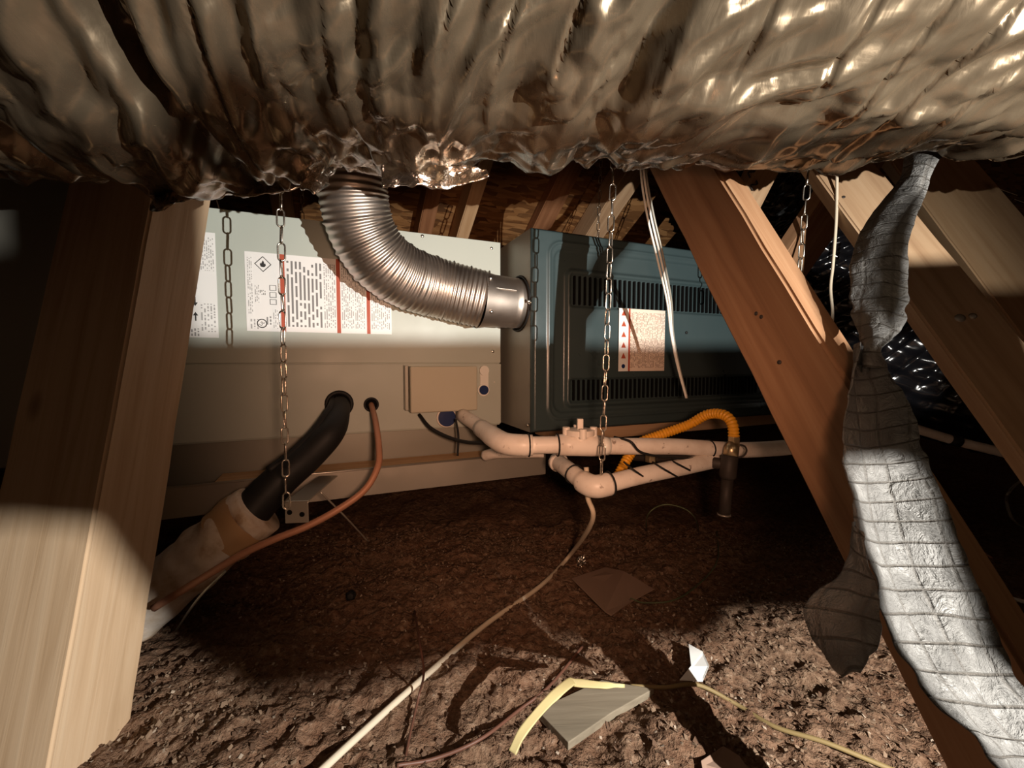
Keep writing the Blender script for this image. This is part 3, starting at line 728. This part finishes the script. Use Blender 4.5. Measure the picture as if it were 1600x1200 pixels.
def ribbon(name, rows, mat, parent, base, n=70, m=18, wr=.004, fr=40, seed=1, thick=.0012, curl=0.0):
    """strip between two edges; rows = (left px, py, Y, right px, py, Y)"""
    R = spline([list(at(*r[:3])) + list(at(*r[3:])) for r in rows], n)
    Lm = np.concatenate([[0], np.cumsum(np.linalg.norm(np.diff((R[:, :3] + R[:, 3:]) / 2, axis=0), axis=1))])
    v = np.zeros((n, m, 3)); uv = np.zeros((n, m, 2))
    for j in range(m):
        t = j / (m - 1); v[:, j] = R[:, :3] * (1 - t) + R[:, 3:] * t
        wd = np.linalg.norm(R[:, 3:] - R[:, :3], axis=1); uv[:, j, 0] = (t - .5) * wd + .5; uv[:, j, 1] = Lm
    du = np.gradient(v, axis=0); dv = np.gradient(v, axis=1); nn = np.cross(du, dv); nn /= np.linalg.norm(nn, axis=2, keepdims=True) + 1e-9
    tt = np.linspace(0, 1, m)[None, :]
    d = wr * fbm(uv[..., 0] * fr, uv[..., 1] * fr * .7, seed, 3) + curl * np.sin(math.pi * tt)
    ed = wr * .9 * vnoise(uv[..., 1] * 90, uv[..., 0] * 0 + seed, seed + 5)
    dirv = (R[:, 3:] - R[:, :3]); dirv /= np.linalg.norm(dirv, axis=1, keepdims=True) + 1e-9
    v = v + nn * d[..., None] + dirv[:, None, :] * (ed * ((tt > .97) * 1.0 - (tt < .03) * 1.0))[..., None]
    idx = np.arange(n * m).reshape(n, m)
    f = np.stack([idx[:-1, :-1].ravel(), idx[:-1, 1:].ravel(), idx[1:, 1:].ravel(), idx[1:, :-1].ravel()], 1)
    me = bpy.data.meshes.new(name); me.from_pydata((v.reshape(-1, 3) - np.array(base)).tolist(), [], f.tolist()); me.materials.append(mat)
    ul = me.uv_layers.new(name='UVMap'); li = np.zeros(len(me.loops), int); me.loops.foreach_get('vertex_index', li); ul.data.foreach_set('uv', uv.reshape(-1, 2)[li].ravel())
    me.polygons.foreach_set('use_smooth', [True] * len(me.polygons))
    o = bpy.data.objects.new(name, me); COL.objects.link(o)
    if parent: o.parent = parent
    md = o.modifiers.new('thickness', 'SOLIDIFY'); md.thickness = thick; md.offset = 0
    return o
ribbon('seam_flap', [(596, 258, .455, 596, 288, .45), (650, 258, .455, 650, 290, .445), (700, 258, .455, 705, 289, .45), (760, 262, .455, 765, 278, .45)], M['tape'], duct, dbase, 60, 10, .004, 70, 3)
ribbon('taped_corner', [(468, 262, .45, 466, 292, .44), (485, 262, .44, 480, 300, .425), (505, 262, .44, 498, 296, .43), (520, 265, .455, 516, 285, .45)], M['tape'], duct, dbase, 30, 10, .004, 90, 5)
ribbon('torn_flap', [(235, 285, .45, 232, 325, .44), (260, 285, .44, 252, 331, .42), (285, 285, .44, 275, 322, .43), (325, 290, .455, 322, 306, .45)], M['foil'], duct, dbase, 30, 10, .004, 70, 8)
ribbon('lower_foil_lip', [(330, 290, .47, 330, 309, .465), (390, 290, .47, 390, 306, .46), (440, 280, .47, 445, 300, .46), (470, 272, .47, 475, 290, .465)], M['tape'], duct, dbase, 50, 8, .003, 60, 9)
ribbon('right_seam_flap', [(1180, 236, .475, 1180, 250, .47), (1210, 232, .475, 1212, 251, .465), (1240, 230, .475, 1245, 244, .47)], M['tape'], duct, dbase, 30, 8, .003, 80, 12)

# ------------------------------------------------------------------ chains
def link_mesh(L, W, r):
    hs = (L - W) / 2; pts = []; R = W / 2 - r
    for i in range(9): a = math.pi * i / 8; pts.append((R * math.cos(a), 0, hs + R * math.sin(a)))
    for i in range(9): a = math.pi + math.pi * i / 8; pts.append((R * math.cos(a), 0, -hs + R * math.sin(a)))
    q = MB().tube(pts, r, 6, closed=True); o = q.build('link', M['chain'], None, True); me = o.data; bpy.data.objects.remove(o); return me
LK = link_mesh(.0300, .0125, .00135)
def chain(ptop, pbot, label, pitch=.0262, rot0=.4, me=LK, sway=.004):
    ptop = Vector(ptop); pbot = Vector(pbot); root = empty('hanging_chain', pbot, 0, label, 'chain', 'chains hanging from the roof')
    Lc = (ptop - pbot).length; n = max(2, int(Lc / pitch)); d = (ptop - pbot).normalized(); rq = Vector((0, 0, 1)).rotation_difference(d).to_matrix().to_4x4()
    for i in range(n):
        o = bpy.data.objects.new('link', me); COL.objects.link(o); o.parent = root
        p = d * ((i + .5) * pitch)
        o.matrix_local = Matrix.Translation(p + Vector((random.uniform(-1, 1) * .0006, random.uniform(-1, 1) * .0006, 0))) @ rq @ Matrix.Rotation(rot0 + (i % 2) * 1.45 + i * .11 + random.uniform(-.15, .15), 4, 'Z') @ Matrix.Rotation(random.uniform(-.05, .05), 4, 'X')
    return root
chain(at(436, 225, .66), at(448, 795, .655), 'steel chain hanging left of the flue, down to the angle bracket')
chain(at(960, 215, .72), at(940, 742, .72), 'long steel chain in front of the dark furnace door', rot0=1.0)
chain(at(1265, 240, .78), at(1246, 470, .80), 'shiny steel chain between the leaning web and the stamped brace', rot0=.2)
chain(at(470, 240, 1.32), at(473, 345, 1.32), 'short far chain right of the left chain, ending behind the cabinet top', rot0=.7)
chain(at(940, 225, 1.45), at(934, 372, 1.45), 'thin far chain behind the furnace, left of the long chain', rot0=.9)

# ------------------------------------------------------------------ cables
def cable(name, pts, r, mat, label, cat='cable', n=90, seg=8, group=None):
    P = spline(pts, n); b = Vector(P[-1]); o = MB().tube([Vector(p) - b for p in P], r, seg).build(name, mat, None, True); o.location = b
    return tag(o, label, cat, group)
FW = lambda px, py, l=.006: hit_floor(px, py, l)
wire = empty('twin_wire', at(1070, 622, .93), 0, 'white and grey wire pair hanging in front of the furnace door', 'wire')
for k, (dx, mt) in enumerate(((0, 'white'), (5.5, 'white'), (10, 'cab_dark'))):
    P = spline([at(1002 + dx * .7, 180, .80), at(1001 + dx * .8, 262, .80), at(1010 + dx, 330, .80), at(1026 + dx, 400, .82), at(1042 + dx * .7, 470, .86), at(1048 + dx * .4, 520, .9), at(1058 + dx * .3, 570, .92), at(1072 + dx * .2, 622, .93)], 70)
    MB().tube([Vector(p) - wire.location for p in P], .0021, 7).build('strand', M[mt], wire, True)
cable('thin_cable', [at(1308, 250, .9), at(1307, 335, .9), at(1302, 410, .9), at(1298, 450, .9), at(1301, 490, .9), at(1298, 530, .92), at(1297, 575, .95)], .0028, M['cream'], 'thin cream cable hanging right of the shiny chain', 'cable')
cable('floor_cable', [FW(490, 1215), FW(560, 1150), FW(660, 1060), FW(760, 975), FW(845, 915), FW(890, 868, .02), at(925, 815, .80), at(918, 775, .79), at(916, 730, .80)], .0050, M['cream'], 'long cream cable climbing from the lower left floor to the drain elbow', 'cable', 120)
cable('black_wire', [FW(628, 1215), FW(640, 1150), FW(655, 1085, .02), at(662, 1050, .57), at(655, 1000, .60), FW(648, 955, .01)], .0018, M['redwire'], 'thin dark wire crossing over the cream floor cable', 'wire')
cable('black_wire', [FW(620, 1196), FW(680, 1185), FW(750, 1155), FW(810, 1110), FW(860, 1070), FW(910, 1010)], .0024, M['redwire'], 'dark wire lying on the floor left of the yellow cable', 'wire')
cable('green_wire', [FW(1010, 830, .005), at(1012, 805, .93), at(1035, 789, .92), at(1065, 793, .92), at(1085, 808, .93), FW(1092, 830)], .0014, M['greenwire'], 'thin green wire loop sticking up below the lower drain pipe', 'wire')
cable('thin_rod', [at(500, 768, .72), at(540, 808, .75), at(575, 846, .80)], .0016, M['galv'], 'thin grey wire slanting under the pan beside the copper line', 'wire', 20)
cable('thin_rod', [FW(275, 985, .005), at(310, 935, .60), at(352, 893, .585)], .0018, M['cab_dark'], 'thin grey stick leaning below the wrapped pipe', 'wire', 20)
cable('floor_wire', [FW(1120, 830), FW(1122, 870), FW(1105, 900), FW(1060, 935), FW(1010, 942), FW(985, 935)], .0016, M['greenwire'], 'dark wire lying on the insulation right of the grey card', 'wire')
cable('floor_cable', [FW(1535, 918), FW(1570, 932), FW(1640, 950)], .0042, M['white'], 'white cable on the floor at the right edge', 'cable', 30)
cable('thin_rod', [FW(1486, 830, .02), FW(1515, 850, .02), FW(1550, 872)], .003, M['copper'], 'reddish wire on the dark floor right of the foil strip', 'wire', 20)
cable('loop_wire', [FW(1610, 742, .09), at(1582, 762, 1.0), at(1573, 785, 1.0), at(1585, 815, .98), FW(1610, 830)], .003, M['cab_dark'], 'grey wire loop at the right edge', 'wire', 30)
# yellow cable jacket, flattened
yc = ribbon('yellow_cable', [(795, 1172, .465, 806, 1180, .46), (812, 1138, .478, 824, 1146, .474), (850, 1092, .505, 862, 1102, .50), (884, 1062, .525, 896, 1072, .52), (900, 1061, .528, 898, 1073, .522), (940, 1066, .528, 940, 1076, .522), (975, 1069, .532, 975, 1074, .53)], M['yellow_cable'], None, (0, 0, 0), 60, 8, .0005, 40, 4, .004)
tag(yc, 'flattened pale yellow cable bent over the grey scrap board', 'cable')
cable('olive_cable', [FW(985, 1072), FW(1040, 1074), FW(1090, 1070), FW(1150, 1100), FW(1210, 1135), FW(1290, 1160), FW(1400, 1205)], .0032, M['olive'], 'olive-yellow cable lying on the lit insulation', 'cable')

# ------------------------------------------------------------------ refrigerant lines
pe = loc2w(p1x, CO, 0); ls = empty('suction_line', at(265, 925, .69), 0, 'black insulated suction line bending out of the left port into a wrapped sleeve', 'pipe')
lb = ls.location
w0 = loc2w(p1x, CO + .02, p1z + ZB)
P = spline([w0, loc2w(p1x, CO - .02, p1z + ZB - .006), at(520, 672, .83), at(485, 710, .80), at(440, 748, .765), at(400, 790, .74), at(372, 826, .72)], 90)
MB().tube([Vector(p) - lb for p in P], [np.interp(i, [0, 15, 50, 89], [.018, .022, .030, .036]) for i in range(90)], 24).build('foam_sleeve', M['black'], ls, True)
P2 = spline([loc2w(p1x - .01, CO + .01, p1z + ZB + .012), at(515, 640, .86), at(490, 675, .815), at(455, 710, .775), at(420, 735, .745)], 40)
MB().tube([Vector(p) - lb for p in P2], .008, 12).build('slit_edge', M['black'], ls, True)
P3 = spline([at(404, 797, .735), at(340, 848, .715), at(290, 890, .70), at(200, 965, .68)], 60)
def lump(i, a): return 1 + .04 * math.sin(3 * a + i * .3) + .03 * math.sin(i * .55)
MB().tube([Vector(p) - lb for p in P3], .049, 30, disp=lump).build('wrapped_sleeve', M['wrap'], ls, True)
P4 = P3[4:16]; MB().tube([Vector(p) - lb for p in P4], .0512, 30, cap=False, disp=lump).build('tan_tape_band', M['wrap_tan'], ls, True)
cable('liquid_line', [loc2w(p2x, CO + .02, p2z + ZB), loc2w(p2x, CO - .012, p2z + ZB - .002), at(587, 660, .86), at(592, 700, .80), at(590, 730, .77), at(570, 765, .745), at(530, 795, .72), at(480, 822, .695), at(430, 842, .675), at(380, 865, .66), at(330, 895, .645), at(240, 950, .63)], .0062, M['copper'], 'thin copper-coloured line curving down from the small port', 'pipe', 110)

# ------------------------------------------------------------------ drain piping
dp = empty('drain_pipe', at(725, 652, 1.0), 0, 'upper white drain pipe with a lugged cleanout cap', 'pipe')
o0 = dp.location
A = [at(722, 648, 1.0), at(757, 672, .88), at(778, 687, .81)]
PP = spline([at(722, 648, 1.0), at(750, 667, .90), at(776, 686, .80)], 12)
MB().tube([Vector(p) - o0 for p in PP], .0160, 20).build('stub_pipe', M['pvc'], dp, True)
EL = spline([at(752, 669, .893), at(774, 685, .805), at(790, 693, .775), at(812, 695.5, .765), at(832, 695.5, .765)], 24)
MB().tube([Vector(p) - o0 for p in EL], [.0205 if 3 < i < 21 else .0195 for i in range(24)], 24).build('elbow', M['pvc'], dp, True)
RN = [at(826, 695.5, .765), at(900, 695, .775), at(960, 697, .79), at(1060, 698, .82), at(1160, 703, .86), at(1262, 697, .90)]
MB().tube([Vector(p) - o0 for p in spline(RN, 40)], .0162, 20).build('long_run', M['pvc'], dp, True)
MB().tube([Vector(p) - o0 for p in (at(870, 695.3, .771), at(890, 695, .775), at(925, 696, .780), at(938, 696.5, .782))], [.0195, .0205, .0205, .0195], 24).build('tee_body', M['pvc'], dp, True)
MB().tube([Vector(p) - o0 for p in (at(938, 696.5, .782), at(950, 697, .785))], .0175, 24).build('white_coupling', M['white'], dp, True)
tc = at(906, 690, .777); ax = Vector((0, 0, 1))
cap = MB().tube([tc + ax * h - o0 for h in (0, .012, .013, .023, .024)], [.0175, .0175, .0275, .0275, .024], 28)
cap = cap.build('cleanout_cap', M['pvc'], dp); smooth_by_angle(cap)
for k in range(4):
    a = k * math.pi / 2 + .05; c = tc + Vector((math.cos(a), math.sin(a), 0)) * .026 - o0
    MB().tube([c + ax * h for h in (.010, .028)], .0068, 10).build('cap_lug', M['pvc'], cap)
MB().box(-.0055, .0055, -.0055, .0055, 0, .020).build('cap_stem', M['pvc'], cap, bevel=.001).location = tc + ax * .0235 - o0
def tie(parent, c, d, R, o_): return MB().ring(Vector(c) - o_, d, R, .0016, 20, 6).build('cable_tie', M['black'], parent, True)
tie(dp, at(826, 695.5, .765), (1, .1, 0), .0208, o0); tie(dp, at(871, 695.3, .771), (1, .1, 0), .0205, o0); tie(dp, at(1108, 701, .84), (1, .3, 0), .0178, o0)
lp = empty('trap_pipe', at(870, 726, .86), 0, 'lower white drain elbow at the pan end with black wire wrapped round', 'pipe')
o1 = lp.location
E2 = spline([at(872, 722, .87), at(893, 738, .79), at(915, 755, .745), at(932, 760, .73), at(952, 756, .735)], 30)
MB().tube([Vector(p) - o1 for p in E2], [.0165 if i < 13 else .0205 for i in range(30)], 22).build('elbow', M['pvc'], lp, True)
MB().tube([Vector(p) - o1 for p in (at(870, 720, .875), at(874, 723.5, .865))], .0205, 22).build('pan_coupling', M['pvc'], lp, True)
R2 = [at(946, 757, .735), at(1000, 743, .76), at(1060, 731, .80), at(1125, 717, .85)]
MB().tube([Vector(p) - o1 for p in spline(R2, 24)], .0160, 20).build('sloping_run', M['pvc'], lp, True)
tie(lp, at(897, 741, .780), (at(915, 755, .745) - at(893, 738, .79)), .0185, o1); tie(lp, at(953, 755, .736), (1, .3, .15), .0212, o1)
for k, (a, b_) in enumerate((((975, 722, .735), (1010, 748, .755)), ((1020, 722, .76), (1058, 745, .775)), ((1050, 720, .78), (1078, 735, .79)))):
    MB().tube([Vector(p) - o1 for p in spline([at(a[0], a[1], a[2] + .02), at((a[0] + b_[0]) / 2 - 4, (a[1] + b_[1]) / 2 - 2, a[2] - .012), at(b_[0], b_[1], b_[2])], 16)], .0019, 6).build('wrapped_wire', M['black'], lp, True)
cable('control_wire', [at(960, 683, .81), at(985, 690, .765), at(1005, 708, .775), at(1060, 716, .80), at(1120, 715, .84)], .0024, M['black'], 'black control wire slung under the upper drain pipe', 'wire')
cable('control_wire', [at(655, 648, .98), at(672, 668, .95), at(700, 683, .93), at(730, 691, .90), at(765, 692, .86)], .0042, M['black'], 'black cable sagging below the service box', 'cable')
cable('control_wire', [at(712, 655, .97), at(716, 680, .95), at(715, 712, .93)], .0026, M['black'], 'short black wire dropping from the service box into the pan', 'wire', 20)
cable('drain_stub', [at(758, 712, .955), at(775, 708, .93), at(800, 707, .91), at(850, 706, .89)], .0125, M['pvc'], 'short white drain stub lying inside the pan', 'pipe', 20, 16)

# ------------------------------------------------------------------ gas line
gl = empty('gas_connector', at(962, 748, .84), 0, 'yellow corrugated gas connector arching over the drain pipe', 'gas line')
o2 = gl.location
GP = [at(948, 770, .83), at(966, 743, .84), at(983, 712, .86), at(1000, 692, .88), at(1030, 680, .885), at(1075, 664, .885), at(1105, 648, .865), at(1130, 648, .835), at(1144, 662, .815), at(1147, 690, .805)]
gp, GLn = resample(spline(GP, 200), 420); gk = np.linspace(0, GLn / .0064, 420)
MB().tube([Vector(p) - o2 for p in gp], .0098, 18, disp=lambda i, a: 1 + .09 * math.cos(2 * math.pi * gk[i])).build('corrugated_tube', M['yellow'], gl, True)
def hexnut(c, h, r, mat, par, o_): c = Vector(c) - o_; return MB().tube([c, c + Vector((0, 0, -h))], r, 6).build('hex_nut', mat, par, bevel=.0008)
hexnut(at(1147, 682, .805), .020, .0115, M['brass'], gl, o2)
ir = empty('gas_drip_leg', at(1131, 806, .79), 0, 'black iron gas riser with a drip leg below the furnace', 'gas pipe')
o3 = ir.location
MB().tube([Vector(p) - o3 for p in (at(1146, 692, .805), at(1143, 702, .803), at(1141, 714, .80))], [.011, .0135, .0135], 16).build('brass_fitting', M['brass'], ir, True)
MB().tube([Vector(p) - o3 for p in (at(1140, 710, .80), at(1140, 713, .80), at(1137, 744, .797), at(1137, 748, .797))], [.012, .0155, .0155, .012], 18).build('iron_tee', M['iron'], ir, True)
MB().tube([Vector(p) - o3 for p in (at(1137, 744, .797), at(1131, 806, .79))], .0108, 16).build('drip_nipple', M['iron'], ir, True)
MB().ring((0, 0, 0.003), (0, 0, 1), .0108, .002, 20, 6).build('capped_end', M['galv'], ir, True)
MB().tube([Vector(p) - o3 for p in (at(1137, 726, .80), at(1080, 718, .875), at(1020, 714, .93), at(985, 712, .95))], .0115, 14).build('cross_pipe', M['iron'], ir, True)
hexnut(at(1017, 706, .90), .022, .012, M['brass'], ir, o3)
MB().ring(Vector(at(1156, 705, .80)) - o3, (0, 1, .2), .013, .0018, 18, 6).build('pipe_hook', M['iron'], ir, True)

# ------------------------------------------------------------------ right side background
bd = empty('black_flex_duct', at(1480, 600, 1.2), 0, 'shiny black flex duct in the dark right of the leaning web', 'duct'); o4 = bd.location
BP = [at(1150, 240, 1.34), at(1190, 300, 1.42), at(1245, 360, 1.44), at(1330, 490, 1.38), at(1450, 590, 1.25), at(1620, 630, 1.15), at(1900, 650, 1.1)]
bp, BL = resample(spline(BP, 200), 420); bs = np.linspace(0, BL, 420)
def crk(i, a):
    k = bs[i] / .038
    return 1 - .05 * abs(math.sin(math.pi * k)) ** .5 + .03 * math.sin(9 * a + 5 * math.sin(k)) * math.sin(k * 1.7 + a * 3) + .02 * math.sin(23 * a + k * 2)
MB().tube([Vector(p) - o4 for p in bp], .165, 120, disp=crk).build('film_jacket', M['blackgloss'], bd, True)
cd = cable('conduit', [at(1425, 668, .98), at(1490, 688, .96), at(1550, 703, .94), at(1660, 730, .92)], .0105, M['pvc'], 'grey plastic conduit right of the foil strip', 'pipe', 30, 16)
MB().tube([Vector((0, 0, 0)) + (at(1484, 686.5, .962) - cd.location), (at(1500, 690.5, .957) - cd.location)], .0125, 16).build('coupling', M['black'], cd, True)

# ------------------------------------------------------------------ torn foil facing strip
st = empty('foil_facing_strip', at(1440, 1000, .30), 0, 'torn strip of scrim-reinforced foil hanging from the duct over the web', 'foil strip'); sb = st.location
def Ys(y): return float(np.interp(y, [265, 400, 545, 700, 900, 1060, 1200], [.50, .455, .405, .355, .295, .258, .228]))
def rws(L, dl=0, dr=0): return [(a, b_, Ys(b_) + dl, c, d, Ys(d) + dr) for a, b_, c, d in L]
UPPER = rws([(1412, 235, 1475, 240), (1402, 285, 1452, 285), (1352, 345, 1436, 335), (1330, 400, 1420, 385), (1326, 450, 1422, 450), (1336, 505, 1408, 510), (1352, 548, 1374, 545), (1346, 580, 1380, 575)], .015, -.01)
ribbon('upper_strip', UPPER, M['scrim'], st, sb, 90, 24, .003, 30, 21, .0009, .008)
LOWER = rws([(1344, 535, 1366, 535), (1332, 590, 1392, 585), (1324, 650, 1424, 645), (1322, 700, 1442, 695), (1328, 770, 1466, 770), (1340, 830, 1490, 840), (1371, 920, 1530, 925), (1389, 976, 1560, 985), (1427, 1039, 1592, 1050), (1470, 1095, 1640, 1120), (1530, 1150, 1690, 1180), (1580, 1215, 1740, 1250)], .0, .015)
ribbon('lower_strip', LOWER, M['scrim'], st, sb, 150, 30, .0035, 26, 33, .0009, -.012)
ribbon('torn_tail', rws([(1338, 815, 1350, 830), (1330, 860, 1360, 880), (1308, 898, 1371, 915), (1262, 938, 1374, 962), (1272, 995, 1362, 1008), (1296, 1040, 1352, 1030), (1316, 1058, 1342, 1048)], .0, -.02), M['scrim'], st, sb, 70, 22, .003, 30, 41, .0009, .002)

# ------------------------------------------------------------------ litter on the floor
def plate_on_floor(name, pix, th, mat, label, cat, lift=.012, bevel=.001):
    P = [hit_floor(px, py, lift) for px, py in pix]; c = sum(P, Vector()) / len(P); n = len(P); v = []
    zz = [p.z for p in P]
    for p in P: v.append((p.x - c.x, p.y - c.y, p.z - c.z))
    for p in P: v.append((p.x - c.x, p.y - c.y, p.z - c.z - th))
    f = [tuple(range(n)), tuple(range(n, 2 * n))[::-1]] + [(i, n + i, n + (i + 1) % n, (i + 1) % n) for i in range(n)]
    o = MB().add(v, f).build(name, mat, None, bevel=bevel); o.location = c; return tag(o, label, cat)
plate_on_floor('card_piece', [(893, 903), (945, 886), (975, 892), (1022, 920), (985, 940), (955, 961), (945, 955)], .003, M['card'], 'grey-brown square of card lying on the dark floor', 'card', .014)
plate_on_floor('scrap_board', [(842, 1112), (862, 1098), (940, 1062), (1022, 1076), (958, 1112), (888, 1160)], .012, M['wood_gray'], 'grey scrap board half buried under the yellow cable', 'board', .012, .001)
pp = plate_on_floor('paper_scrap', [(1062, 1062), (1080, 1040), (1076, 1006), (1098, 1018), (1108, 1040), (1098, 1064)], .0012, M['paper'], 'torn white paper scrap on the lit insulation', 'paper', .02, 0)
plate_on_floor('card_piece', [(1095, 1188), (1130, 1165), (1155, 1180), (1180, 1215), (1100, 1215)], .003, M['card'], 'tan card scrap at the bottom edge of the view', 'card', .012)
def foil_ball(px, py, r):
    bm = bmesh.new(); bmesh.ops.create_icosphere(bm, subdivisions=3, radius=r)
    for v_ in bm.verts: v_.co *= 1 + random.uniform(-.28, .15); v_.co.z *= 1.2
    me = bpy.data.meshes.new('foil_ball'); bm.to_mesh(me); bm.free(); me.materials.append(M['tape'])
    o = bpy.data.objects.new('foil_ball', me); COL.objects.link(o); p = hit_floor(px, py + 6); o.location = p + Vector((0, 0, r * .9)); return tag(o, 'crumpled ball of bright foil beside the cream cable', 'foil')
foil_ball(908, 878, .012)
def clod(px, py, r):
    bm = bmesh.new(); bmesh.ops.create_icosphere(bm, subdivisions=2, radius=r)
    for v_ in bm.verts: v_.co *= 1 + random.uniform(-.2, .2)
    me = bpy.data.meshes.new('debris_clod'); bm.to_mesh(me); bm.free(); me.materials.append(M['black'])
    o = bpy.data.objects.new('debris_clod', me); COL.objects.link(o); o.location = hit_floor(px, py) + Vector((0, 0, r * .6)); return tag(o, 'small black clod on the dark floor below the pan', 'debris')
clod(548, 936, .011)

# ------------------------------------------------------------------ the work light beside the lens (out of frame) and the added mask that shapes its light
wl = empty('work_light', LAMP - Vector((0, .05, .05)), 0, 'hand-held work light with an added light-shaping mask', 'lamp'); ob = wl.location
def azel(p):
    q = Vector(p) - LAMP; return math.degrees(math.atan2(q.x, q.y)), math.degrees(math.atan2(q.z, math.hypot(q.x, q.y)))
# edge of the lower opening, then edge of the upper opening, as bearings (degrees) from the bulb
low = [azel(p) for p in (at(20, 815, .50), at(140, 820, .52), at(245, 960, .60))] + [azel(hit_floor(*p)) for p in ((400, 1095), (620, 1060), (850, 1010), (1000, 1000), (1100, 1000), (1150, 955), (1260, 955), (1590, 960))]
low = sorted([(-84, low[0][1])] + low + [(50, low[-1][1])])
a_post = azel(at(330, 400, .72))[0]
top = [(-84, 6.5), (-58.1, 6.5), (-57.9, 13), (a_post - .3, 13), (a_post, azel(at(300, 525, .80))[1]), azel(at(770, 530, 1.06)), (-18, 2.1), (2, 2.2), (4, 11), (12, 11), (20, 8), (50, 6)]
def bearings(rows, y0, t0, t1):
    """quarter-degree columns: lowest and highest bearing covered by a strip"""
    out = {}; Rs = spline([list(at(*r[:3])) + list(at(*r[3:])) for r in rows], 400)
    yv = np.interp(np.linspace(0, 1, 400), np.linspace(0, 1, len(rows)), [r[1] for r in rows])
    for r_, y_ in zip(Rs, yv):
        if y_ < y0: continue
        for t in np.linspace(t0, t1, 24):
            a, e = azel(r_[:3] * (1 - t) + r_[3:] * t); k = int(math.floor(a * 4)); lo_, hi_ = out.get(k, (99, -99)); out[k] = (min(lo_, e), max(hi_, e))
    return out
hole = bearings(LOWER, 715, .13, .87); tab = bearings(UPPER, 300, 0, 1)  # mask cut-out lights the lower strip, mask tab shades the upper strip
RV = .12; v = []; f = []
def cell(a0, a1, et, eb):
    if et - eb < .15: return
    k = len(v)
    for a in (a0, a1):
        for rr in (RV, RV + .002):
            for ee in (et, eb):
                q = math.radians(a); v.append(LAMP + Vector((math.sin(q) * rr, math.cos(q) * rr, math.tan(math.radians(ee)) * rr)) - ob)
    f.extend([(k, k + 4, k + 5, k + 1), (k + 2, k + 3, k + 7, k + 6), (k, k + 2, k + 6, k + 4), (k + 1, k + 5, k + 7, k + 3), (k, k + 1, k + 3, k + 2), (k + 4, k + 6, k + 7, k + 5)])
duct_mask = []  # extra band of the mask, added to darken the duct underside
for px_, py_ in ((60, 190), (200, 215), (330, 200), (480, 182), (640, 172), (740, 190), (900, 200), (1050, 190), (1200, 210), (1400, 202), (1590, 215)):
    d_ = at(px_, py_, 1.0) - Vector((0, 0, CH)); best = None
    for t_ in np.linspace(.15, .8, 900):
        q = d_ * t_
        zc_ = np.interp(q.x, [-.75, -.50, -.34, -.18, .0, .25, .5, .8], [.410, .386, .376, .403, .408, .416, .432, .44])
        if math.hypot(q.y - .40, q.z - zc_) < .212: best = q; break
    if best is None: continue
    hi_ = azel(Vector((0, 0, CH)) + best); lo_ = azel(Vector((best.x, .46, CH + zc_ - .205)))
    duct_mask.append((hi_[0], hi_[1], min(lo_[1], hi_[1] - .8) - .3))
duct_mask.sort(); ha, hh, hl = zip(*duct_mask)
for i in range(int(ha[0] * 4), int(ha[-1] * 4)):
    a = (i + .5) / 4; cell(i / 4, i / 4 + .25, float(np.interp(a, ha, hh)), float(np.interp(a, ha, hl)))
for i in range(-84 * 4, 50 * 4):
    a = (i + .5) / 4; et = float(np.interp(a, *zip(*top))); eb = float(np.interp(a, *zip(*low)))
    if i in hole:
        hb, ht = hole[i]; hb += .35; ht -= .35; cell(i / 4, i / 4 + .25, et, max(ht, eb)); cell(i / 4, i / 4 + .25, min(hb, et), eb)
    elif 15 < a < 21.5: cell(i / 4, i / 4 + .25, et, 3); cell(i / 4, i / 4 + .25, -5, eb)
    else: cell(i / 4, i / 4 + .25, et, eb)
for i, (lo_, hi_) in tab.items(): cell(i / 4, i / 4 + .25, hi_ + .2, lo_ - .2)
MB().add(v, f).build('light_mask', M['lamp_body'], wl)  # added unseen blocker; its cut edges set where light and shade fall
MB().tube([LAMP + Vector((0, -.035, 0)) - ob, LAMP + Vector((0, -.05, 0)) - ob, LAMP + Vector((0, -.16, -.03)) - ob], [.022, .03, .02], 20).build('grip', M['lamp_body'], wl, True)

# nails, prongs and the grade stamp on the lumber
for q in ((1190, 495), (1182, 490), (1218, 566)): nail(web_a, q[0], q[1], .0026)
nail(web_b, 1318, 308, .0035); nail(web_b, 1500, 497, .008, M['galv']); nail(web_b, 1520, 494, .006, M['galv'])
for k, (px, py) in enumerate(((1172, 270), (1176, 290), (1163, 312))):
    x, y = on_beam(bm_h, px, py); pts = [(x - .012 + .024 * t, y + .007 * math.sin(t * 7), -.004) for t in np.linspace(0, 1, 14)]
    MB().tube(pts, .0022, 6).build('curled_prong', M['iron'], bm_h, True)
for r_ in range(4):
    for c_ in range(3):
        x, y = on_beam(bm_s, 1298 + 7 * c_ - r_, 382 + 7 * r_)
        MB().box(x - .004, x + .004, y - .0035, y + .0035, -.0008, .0005).build('grade_stamp', M['ink'], bm_s)
